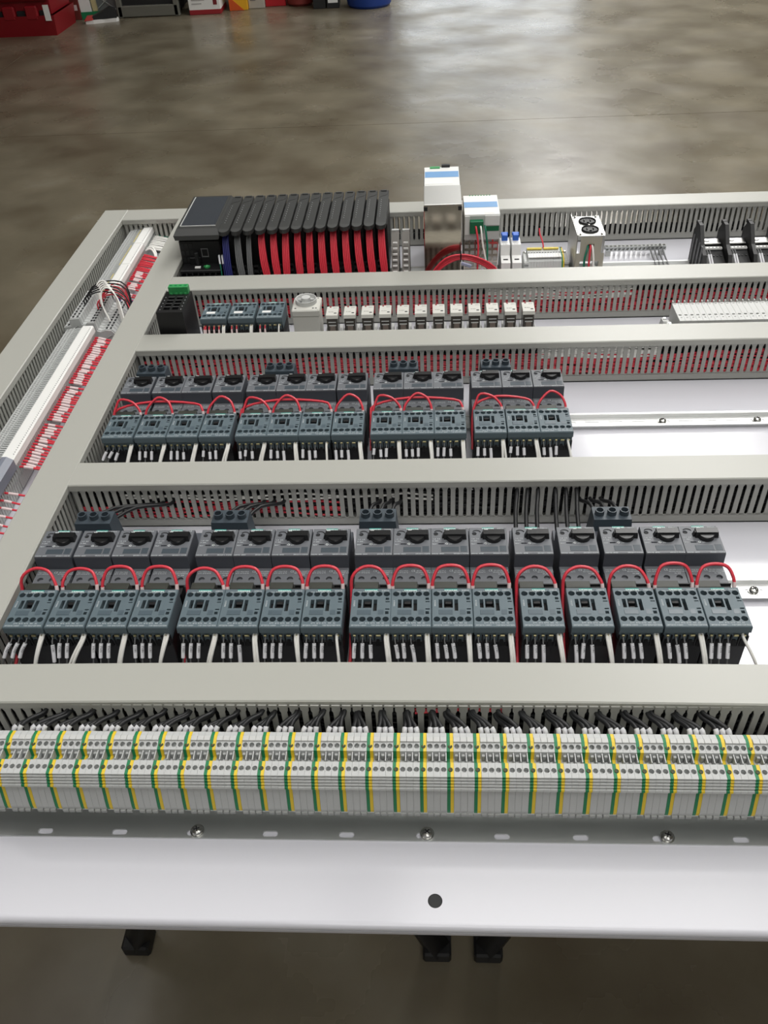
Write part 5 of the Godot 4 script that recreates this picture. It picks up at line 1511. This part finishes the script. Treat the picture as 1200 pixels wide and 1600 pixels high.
func left_strips() -> void:
	var xc := -0.6225
	vertical_rail("steel rail under the left terminal strips", xc, -1.75, -0.46, M.alu)
	var p := 0.0052
	var src := strip_terminal(M.terminal, p * 0.46)
	var first := true
	for e in [[-1.752, 72, "far left strip, counted from its far end"], [-1.3, 75, "near left strip, counted from its far end"]]:
		for k in int(e[1]):
			var at := Vector3(xc, PLATE, e[0] + k * p)
			var lab := "slim grey terminal, %s in the %s" % [ordinal(k + 1), e[2]]
			if first:
				src.position = at
				src.set_meta("label", lab)
				first = false
			else:
				copy_of(src, at, lab)
	# nearest stretch: terminals under a blue-grey marker profile
	for k in 70:
		copy_of(src, Vector3(xc, PLATE, -0.908 + k * 0.0062), "slim grey terminal, %s in the nearest left strip under the blue-grey profile" % ordinal(k + 1))
	solo("marker_profile", G.new().extrude([Vector2(-0.011, 0.0), Vector2(-0.011, 0.004), Vector2(-0.003, 0.0085), Vector2(0.003, 0.0085), Vector2(0.0115, 0.003), Vector2(0.012, -0.012), Vector2(0.0105, -0.012), Vector2(0.0095, 0.0)], -0.22, 0.22), mat(rgb(126, 130, 142), 0.4), Vector3(xc + 0.017, PLATE + 0.0555, -0.69), "blue-grey plastic marker profile over the nearest left terminals", "marker strip")
	# white marker strips
	var sets := [[-1.754, -1.655, "far"], [-1.6535, -1.556, "second"], [-1.5545, -1.462, "third"], [-1.4605, -1.425, "short fourth"], [-1.302, -0.913, "long near"]]
	for e in sets:
		var L: float = e[1] - e[0]
		var o := on_plate("marker_strip", "white marker strip on the left terminals, the %s one" % e[2], "marker strip", xc + 0.0165, (e[0] + e[1]) / 2, "white marker strips", 0.0545)
		part("strip", G.new().extrude([Vector2(-0.0095, 0.0), Vector2(-0.0095, 0.0022), Vector2(-0.0085, 0.003), Vector2(0.0078, 0.003), Vector2(0.0098, 0.0012), Vector2(0.0108, -0.008), Vector2(0.0096, -0.008), Vector2(0.009, 0.0)], -L / 2, L / 2), M.card, o)
		var ink := G.new()
		for k in int(L / p) - 2:
			ink.box(Vector3(0.0062, 0.00305, -L / 2 + (k + 1.5) * p), Vector3(0.0016, 0.0002, 0.0016))
		var pn := part("printed_numbers", ink, M.grey_wire, o)
		pn.set_meta("kind", "stuff")
	# yellow bridges in the trough
	for e in [[-1.748, -1.67, "far"], [-1.655, -1.56, "second"], [-1.522, -1.498, "third"], [-1.486, -1.44, "near"]]:
		solo("bridge_bar", G.new().box(Vector3.ZERO, Vector3(0.0018, 0.005, e[1] - e[0]), 0.0005), M.yellow, Vector3(xc, PLATE + 0.0505, (e[0] + e[1]) / 2), "thin yellow bridge bar in the left terminal trough, the %s one" % e[2], "bridge bar", "yellow bridge bars of the left strip")
	# stepped multi-level blocks between the strips
	var steps := [Vector2(-0.04, 0.004), Vector2(-0.04, 0.034), Vector2(-0.028, 0.036), Vector2(-0.028, 0.05), Vector2(-0.014, 0.052), Vector2(-0.014, 0.066), Vector2(0.004, 0.067), Vector2(0.006, 0.054), Vector2(0.012, 0.054), Vector2(0.016, 0.058), Vector2(0.028, 0.058), Vector2(0.03, 0.042), Vector2(0.036, 0.04), Vector2(0.046, 0.043), Vector2(0.056, 0.042), Vector2(0.062, 0.034), Vector2(0.064, 0.004)]
	var ml := thing("multilevel_terminal", "-", "terminal block", Vector3.ZERO, "stepped terminals between the left strips")
	ml.set_meta("stem", "multilevel_terminal")
	part("housing", G.new().extrude(steps, -0.0042, 0.0042), M.terminal, ml)
	var holes := G.new()
	for e in [[-0.021, 0.0512], [-0.009, 0.0666], [-0.001, 0.0668], [0.022, 0.0582], [0.0265, 0.0582], [0.046, 0.0431], [0.053, 0.0426], [-0.034, 0.0352]]:
		holes.box(Vector3(e[0], e[1], 0), Vector3(0.0034, 0.0007, 0.0052))
	part("opening_shades", holes, M.ink, ml)  # no hollows here: shade of the clamp holes painted as dark patches
	for k in 11:
		var at := Vector3(xc - 0.004, PLATE, -1.418 + k * 0.0098)
		var lab := "stepped multi-level grey terminal, %s from the far end of its cluster" % ordinal(k + 1)
		if k == 0:
			ml.position = at
			ml.set_meta("label", lab)
		else:
			copy_of(ml, at, lab)
	var ep := on_plate("end_plate", "patterned grey end plate closing the stepped terminal cluster", "end plate", xc - 0.004, -1.3125)
	part("plate", G.new().extrude(steps, -0.0012, 0.0012), M.terminal, ep)
	var rel := G.new()
	for e in [[-0.032, 0.022, 0.5], [-0.019, 0.036, -0.6], [-0.006, 0.05, 0.6], [0.008, 0.04, -0.5], [0.02, 0.042, 0.6], [0.036, 0.028, -0.6], [0.05, 0.03, 0.5]]:
		var d := Vector3(cos(e[2]), sin(e[2]), 0)
		rel.rod(Vector3(e[0], e[1], 0.0015) - d * 0.006, Vector3(e[0], e[1], 0.0015) + d * 0.006, 0.0012, 6)
		rel.rod(Vector3(e[0], e[1] - 0.008, 0.0015) - d * 0.005, Vector3(e[0], e[1] - 0.008, 0.0015) + Vector3(d.x, -d.y, 0) * 0.005, 0.0012, 6)
	part("relief_pattern", rel, M.terminal_dark, ep)
	# wires from the strips into the next duct
	var xw := xc + 0.025
	var xd := -0.5354 + 0.012
	var add := func(z: float, col: String, m: Material, lab: String, grp: String, dz: float, mark: Material, r: float):
		var w := wire(col + "_wire", [Vector3(xw - 0.004, 0.036, z), Vector3(xw + 0.006, 0.037, z + dz * 0.1), Vector3(xw + 0.03, 0.034, z + dz * 0.5), Vector3(xd - 0.012, 0.03, z + dz), Vector3(xd, 0.028, z + dz)], r, m, lab, grp, 40)
		if mark:
			var f := rng.randf_range(-0.05, 0.05)
			sleeve(w, 0.3 + f * 0.5, 0.42 + f * 0.5, r + 0.0005, mark)
	add.call(-1.742, "green", M.green_wire, "green wire at the far end of the left terminal strip", "", 0.012, null, 0.0018)
	for k in 9:
		add.call(-1.736 + k * 0.0078, "white", M.white_wire, "white wire, %s from the far end of the left terminal strip" % ordinal(k + 1), "white wires of the far left strip", 0.012 + rng.randf_range(-0.004, 0.004), null, 0.0019)
	for k in 2:
		var zz := -1.668 + k * 0.009
		wire("white_wire", [Vector3(xw - 0.004, 0.036, zz), Vector3(xw + 0.012, 0.042, zz), Vector3(xw + 0.024, 0.036, zz + 0.016), Vector3(xw + 0.027, 0.018, zz + 0.035), Vector3(xw + 0.027, 0.004, zz + 0.05)], 0.0021, M.white_wire, "white wire bending down beside the far left strip, %s of two" % ["far", "near"][k], "bent white wires of the far left strip")
	for k in 28:
		if k in [17, 22, 23, 26]:
			continue
		add.call(-1.642 + k * 0.0072, "red", M.red_wire, "red wire, %s in the far red group of the left strip" % ordinal(k + 1), "red wires of the far left strip", 0.014 + rng.randf_range(-0.006, 0.006), M.pink_marker if k > 10 else null, 0.0017)
	for k in 7:
		add.call(-1.447 + k * 0.0075, "blue", M.blue_wire, "dark blue wire, %s of the group by the stepped terminals" % ordinal(k + 1), "blue wires of the left strip", 0.016, M.marker if k < 3 else null, 0.0017)
	for k in 54:
		if k in [22, 37]:
			continue
		add.call(-1.296 + k * 0.00705, "red", M.red_wire, "red wire with pale sleeve, %s along the near left strip" % ordinal(k + 1), "red wires of the near left strip", 0.01 + rng.randf_range(-0.005, 0.005), M.pink_marker, 0.0017)
	for k in 20:
		add.call(-0.862 + k * 0.0155, "red", M.red_wire, "red wire with long pale sleeve, %s along the nearest left strip" % ordinal(k + 1), "red wires of the nearest left strip", 0.008 + rng.randf_range(-0.004, 0.004), M.pink_marker, 0.0015)
	# loops over the stepped cluster
	var cols := [["black", M.black_wire], ["red", M.red_wire], ["white", M.white_wire]]
	for k in 15:
		var c: Array = cols[k / 5]
		var j := k % 5
		var z := -1.405 + j * 0.0105
		var sx: float = xc + [-0.004, 0.018, 0.03][k / 5]
		var sy: float = [0.068, 0.06, 0.052][k / 5]
		var ex := xc + 0.068 + j * 0.0025 + rng.randf_range(-0.003, 0.003)
		if k >= 10:
			var lx := xc + 0.008 + j * 0.0055
			wire("white_wire", [Vector3(lx + 0.016, 0.05, z + 0.03), Vector3(lx + 0.004, 0.072, z + 0.016), Vector3(lx + 0.002, 0.086 + j * 0.0015, z), Vector3(lx + 0.014, 0.09 + j * 0.0015, z - 0.006), Vector3(lx + 0.03, 0.078, z + 0.004), Vector3(lx + 0.042, 0.05, z + 0.03), Vector3(lx + 0.044, 0.02, z + 0.04)], 0.0014, M.white_wire, "thin white wire arching over the stepped terminals, %s of its colour" % ordinal(j + 1), "wires looping over the stepped terminals", 18)
			continue
		wire(c[0] + "_wire", [Vector3(sx, sy - 0.004, z), Vector3(sx + 0.002, sy + 0.012, z - 0.002), Vector3(lerpf(sx, ex, 0.45), sy + 0.021 + (k / 5) * 0.002, z - 0.008), Vector3(ex - 0.008, sy + 0.014 - j * 0.002, z - 0.002), Vector3(ex, 0.036, z + 0.016), Vector3(ex + 0.006, 0.012, z + 0.03)], 0.0013, c[1], "thin %s wire arching over the stepped terminals, %s of its colour" % [c[0], ordinal(j + 1)], "wires looping over the stepped terminals", 15)
	for k in 2:
		solo("heat_shrink", G.new().tube([Vector3(0, 0.012, -0.012), Vector3(0.002, 0, 0), Vector3(0.006, -0.014, 0.014)], 0.0048, 10), M.black, Vector3(xc + 0.07 + k * 0.008, PLATE + 0.045, -1.372 + k * 0.03), "black shrink sleeve gathering the looped wires, %s one" % ["far", "near"][k], "cable sleeve", "shrink sleeves of the looped wires")


# ---------------------------------------------------------------- goods on the floor along the partition
func carton(called: String, label: String, x0: float, x1: float, z: float, h: float, d: float, m: Material) -> Node3D:
	var o := thing(called, label, "box", Vector3((x0 + x1) / 2, 0, z - d / 2), "", 0.04)
	var w := x1 - x0
	part("body", G.new().box(Vector3(0, h / 2, 0), Vector3(w, h, d), 0.004), m, o)
	part("flap_seam", G.new().box(Vector3(0, h + 0.001, 0), Vector3(w * 0.98, 0.003, 0.05)), m, o)
	return o


func background_goods() -> void:
	# red pallet bin
	var r := thing("pallet_bin", "large red plastic pallet bin with row of dark pockets, far left", "bin", Vector3(-4.17, 0, -8.77))
	var g := G.new()
	g.taper([-0.93, 0.0, 0.93, 0.52], 0.0, [-0.95, 0.0, 0.95, 0.55], 0.16, false, true)
	g.taper([-0.92, 0.02, 0.92, 0.5], 0.16, [-0.95, 0.0, 0.95, 0.54], 0.75, true)
	part("shell", g, M.red_plastic, r)
	for k in 9:
		part("pocket_post", G.new().box(Vector3(-0.84 + k * 0.2, 0.18, 0.525), Vector3(0.11, 0.11, 0.05), 0.012), M.red_plastic, r)
		part("pocket", G.new().box(Vector3(-0.74 + k * 0.2, 0.165, 0.515), Vector3(0.07, 0.06, 0.02)), M.ink, r)
	part("rim", G.new().box(Vector3(0, 0.42, 0.52), Vector3(1.86, 0.3, 0.08), 0.02), M.red_plastic, r)
	part("side_label", G.new().box(Vector3(0.9, 0.18, 0.553), Vector3(0.05, 0.12, 0.004)), M.card, r)
	# red and white cartons beside it
	var rc := thing("carton_stack", "dark red carton with white printed bands beside the red bin", "box", Vector3(-3.36, 0, -9.06))
	part("body", G.new().box(Vector3(0, 0.35, 0), Vector3(0.3, 0.7, 0.4), 0.004), mat(rgb(112, 42, 36), 0.6), rc)
	for k in 5:
		part("printed_band", G.new().box(Vector3(0, 0.1 + k * 0.1, 0.201), Vector3(0.26, 0.03 if k % 2 else 0.045, 0.002)), M.pink_marker, rc)
	# leaning boards
	var lb := thing("leaning_board", "white board with green foot leaning behind the goods", "board", Vector3(-3.15, 0, -8.9), "", 0.1)
	part("board", G.new().extrude([Vector2(-0.06, 0.06), Vector2(0.04, 0.06), Vector2(0.0, 0.9), Vector2(-0.1, 0.9)], -0.02, 0.02), M.card, lb)
	part("foot", G.new().extrude([Vector2(-0.06, 0.0), Vector2(0.14, 0.05), Vector2(0.04, 0.06), Vector2(-0.06, 0.06)], -0.03, 0.03), M.pe_green, lb)
	part("dark_edge", G.new().extrude([Vector2(0.05, 0.06), Vector2(0.09, 0.06), Vector2(0.05, 0.9), Vector2(0.01, 0.9)], -0.03, 0.01), M.olive, lb)
	# grey lattice sheet
	var ls := thing("lattice_panel", "grey panel with pale diagonal lattice strips, behind the shoe", "panel", Vector3(-3.0, 0, -9.0))
	part("sheet", G.new().box(Vector3(0, 0.45, 0), Vector3(0.3, 0.9, 0.03)), mat(rgb(124, 128, 128), 0.6), ls)
	for k in 5:
		for s in [-1, 1]:
			var y := -0.02 + k * 0.2
			part("lattice_strip", G.new().rod(Vector3(-0.14 * s, maxf(y, 0.02), 0.02), Vector3(0.14 * s, y + 0.24, 0.02), 0.006, 5), mat(rgb(176, 180, 178), 0.6), ls)
	# shoe
	var sh := thing("shoe", "black sneaker with white and red sole lying by the lattice panel", "shoe", Vector3(-2.98, 0, -8.72), "", 0.25)
	part("sole", G.new().slab([Vector2(-0.15, 0.0), Vector2(-0.14, -0.035), Vector2(-0.06, -0.045), Vector2(0.04, -0.035), Vector2(0.13, -0.04), Vector2(0.155, 0.0), Vector2(0.13, 0.038), Vector2(0.03, 0.032), Vector2(-0.07, 0.046), Vector2(-0.14, 0.035)], 0.0, 0.03), M.card, sh)
	part("toe_cap", G.new().taper([-0.15, -0.04, -0.07, 0.045], 0.028, [-0.12, -0.025, -0.07, 0.03], 0.06), mat(rgb(170, 48, 40), 0.6), sh)
	part("upper", G.new().extrude([Vector2(-0.09, 0.03), Vector2(0.14, 0.03), Vector2(0.14, 0.1), Vector2(0.09, 0.12), Vector2(0.02, 0.09), Vector2(-0.07, 0.058)], -0.036, 0.036), M.black_soft, sh)
	# framed cabinet with dark front
	var fc := thing("framed_cabinet", "grey metal framed cabinet with dark mesh front standing on the floor", "cabinet", Vector3(-2.575, 0, -9.15))
	var x0 := -0.265
	var x1 := 0.265
	part("frame", G.new().box(Vector3(0, 0.05, 0.27), Vector3(0.56, 0.09, 0.05), 0.006).box(Vector3(x0, 0.45, 0.27), Vector3(0.05, 0.9, 0.05), 0.006).box(Vector3(x1, 0.45, 0.27), Vector3(0.05, 0.9, 0.05), 0.006).box(Vector3(0, 0.88, 0.27), Vector3(0.56, 0.05, 0.05), 0.006), mat(rgb(112, 112, 104), 0.4), fc)
	part("mesh_front", G.new().box(Vector3(0, 0.48, 0.25), Vector3(0.49, 0.77, 0.02)), M.black_soft, fc)
	part("box", G.new().box(Vector3(0, 0.46, 0), Vector3(0.54, 0.86, 0.46), 0.01), M.black_soft, fc)
	# cartons and bin
	var wb := carton("carton", "white carton with a dark red base band, right of the framed cabinet", -2.2, -1.91, -8.86, 0.42, 0.36, M.card)
	part("base_band", G.new().box(Vector3(0, 0.022, 0), Vector3(0.292, 0.044, 0.362), 0.004), mat(rgb(150, 30, 38), 0.6), wb)
	part("square_mark", G.new().box(Vector3(0.1, 0.1, 0.181), Vector3(0.035, 0.045, 0.002)), mat(rgb(120, 30, 36), 0.6), wb)
	part("printed_line", G.new().box(Vector3(-0.055, 0.12, 0.181), Vector3(0.12, 0.012, 0.002)).box(Vector3(-0.07, 0.09, 0.181), Vector3(0.09, 0.008, 0.002)), mat(rgb(170, 168, 166), 0.6), wb)
	var yb := carton("carton", "yellow and orange carton between the white and the grey carton", -1.85, -1.68, -8.98, 0.36, 0.3, mat(rgb(226, 168, 30), 0.55))
	part("orange_corner", G.new().extrude([Vector2(-0.084, 0.002), Vector2(0.05, 0.002), Vector2(-0.084, 0.12)], 0.15, 0.153), mat(rgb(206, 84, 28), 0.55), yb)
	part("printed_word", G.new().box(Vector3(-0.02, 0.12, 0.152), Vector3(0.07, 0.02, 0.002)), mat(rgb(190, 60, 30), 0.6), yb)
	var gb := carton("carton", "pale grey carton with dark symbol, right of the yellow carton", -1.68, -1.53, -9.04, 0.34, 0.3, mat(rgb(176, 170, 160), 0.6))
	part("symbol_frame", G.new().box(Vector3(-0.03, 0.1, 0.151), Vector3(0.05, 0.07, 0.002)), M.grey_wire, gb)
	part("symbol", G.new().box(Vector3(-0.03, 0.1, 0.1525), Vector3(0.03, 0.045, 0.002)), mat(rgb(176, 170, 160), 0.6), gb)
	carton("carton", "plain bright red carton right of the pale grey carton", -1.53, -1.34, -9.1, 0.3, 0.3, mat(rgb(178, 22, 34), 0.5))
	var tub := thing("tub", "dark red tub with a white label in front of the red carton", "tub", Vector3(-1.2, 0, -9.15))
	part("body", G.new().lathe([Vector2(0.0, 0.0), Vector2(0.105, 0.0), Vector2(0.125, 0.02), Vector2(0.135, 0.3), Vector2(0, 0.3)], Vector3.ZERO, 24), mat(rgb(130, 48, 44), 0.5), tub)
	part("label_wrap", G.new().lathe([Vector2(0.131, 0.09), Vector2(0.1365, 0.25)], Vector3.ZERO, 24), M.pink_marker, tub)
	for i in 2:
		var bb := carton("carton", "black carton with white label, %s of the dark pair left of the bin" % ["left", "right"][i], -1.06 + i * 0.125, -0.945 + i * 0.125, -8.9, 0.36, 0.25, M.black_soft)
		part("label", G.new().box(Vector3(0.0, 0.09 + 0.08 * (1 - i), 0.126), Vector3(0.09, 0.09, 0.002)), M.card, bb)
		part("printed_line", G.new().box(Vector3(0.0, 0.115 + 0.08 * (1 - i), 0.1275), Vector3(0.07, 0.012, 0.001)), M.grey_wire, bb)
	var bl := thing("round_bin", "blue round plastic bin at the right end of the goods", "bin", Vector3(-0.545, 0, -8.98))
	part("body", G.new().lathe([Vector2(0, 0), Vector2(0.185, 0.0), Vector2(0.2, 0.02), Vector2(0.212, 0.1), Vector2(0.225, 0.6), Vector2(0.21, 0.6), Vector2(0.19, 0.03), Vector2(0, 0.03)], Vector3.ZERO, 36), mat(rgb(28, 62, 140), 0.45), bl)
	part("rim", G.new().lathe([Vector2(0.225, 0.58), Vector2(0.24, 0.59), Vector2(0.24, 0.62), Vector2(0.215, 0.62)], Vector3.ZERO, 36), mat(rgb(28, 62, 140), 0.45), bl)


func _ready() -> void:
	rng.seed = 77
	# camera
	var cam := Camera3D.new()
	cam.name = "camera"
	add_child(cam)
	cam.position = Vector3(0.0, PLATE + 0.77284, 0.04104)
	cam.rotation = Vector3(-0.70893, 0.07535, -0.05794)
	cam.fov = rad_to_deg(2.0 * atan(800.0 / 1341.5))
	cam.near = 0.02
	cam.far = 200.0
	cam.current = true
	# sky outside the loading door, exposure
	var sky_mat := ProceduralSkyMaterial.new()
	sky_mat.sky_top_color = Color(0.72, 0.76, 0.8)
	sky_mat.sky_horizon_color = Color(0.86, 0.87, 0.87)
	sky_mat.ground_horizon_color = Color(0.6, 0.6, 0.58)
	sky_mat.ground_bottom_color = Color(0.5, 0.5, 0.48)
	sky_mat.sun_angle_max = 0.0
	var sky := Sky.new()
	sky.sky_material = sky_mat
	var env := Environment.new()
	env.background_mode = Environment.BG_SKY
	env.sky = sky
	env.background_energy_multiplier = 3.5
	env.tonemap_mode = Environment.TONE_MAPPER_LINEAR
	env.tonemap_exposure = 0.96
	env.sdfgi_enabled = true
	env.ssao_enabled = true
	env.ssil_enabled = true
	var we := WorldEnvironment.new()
	we.name = "world_environment"
	we.environment = env
	add_child(we)
	make_materials()
	# large structure (with the ceiling lamps, each with its own light)
	hall()
	plate_and_stands()
	ducts_and_rails()
	objects()
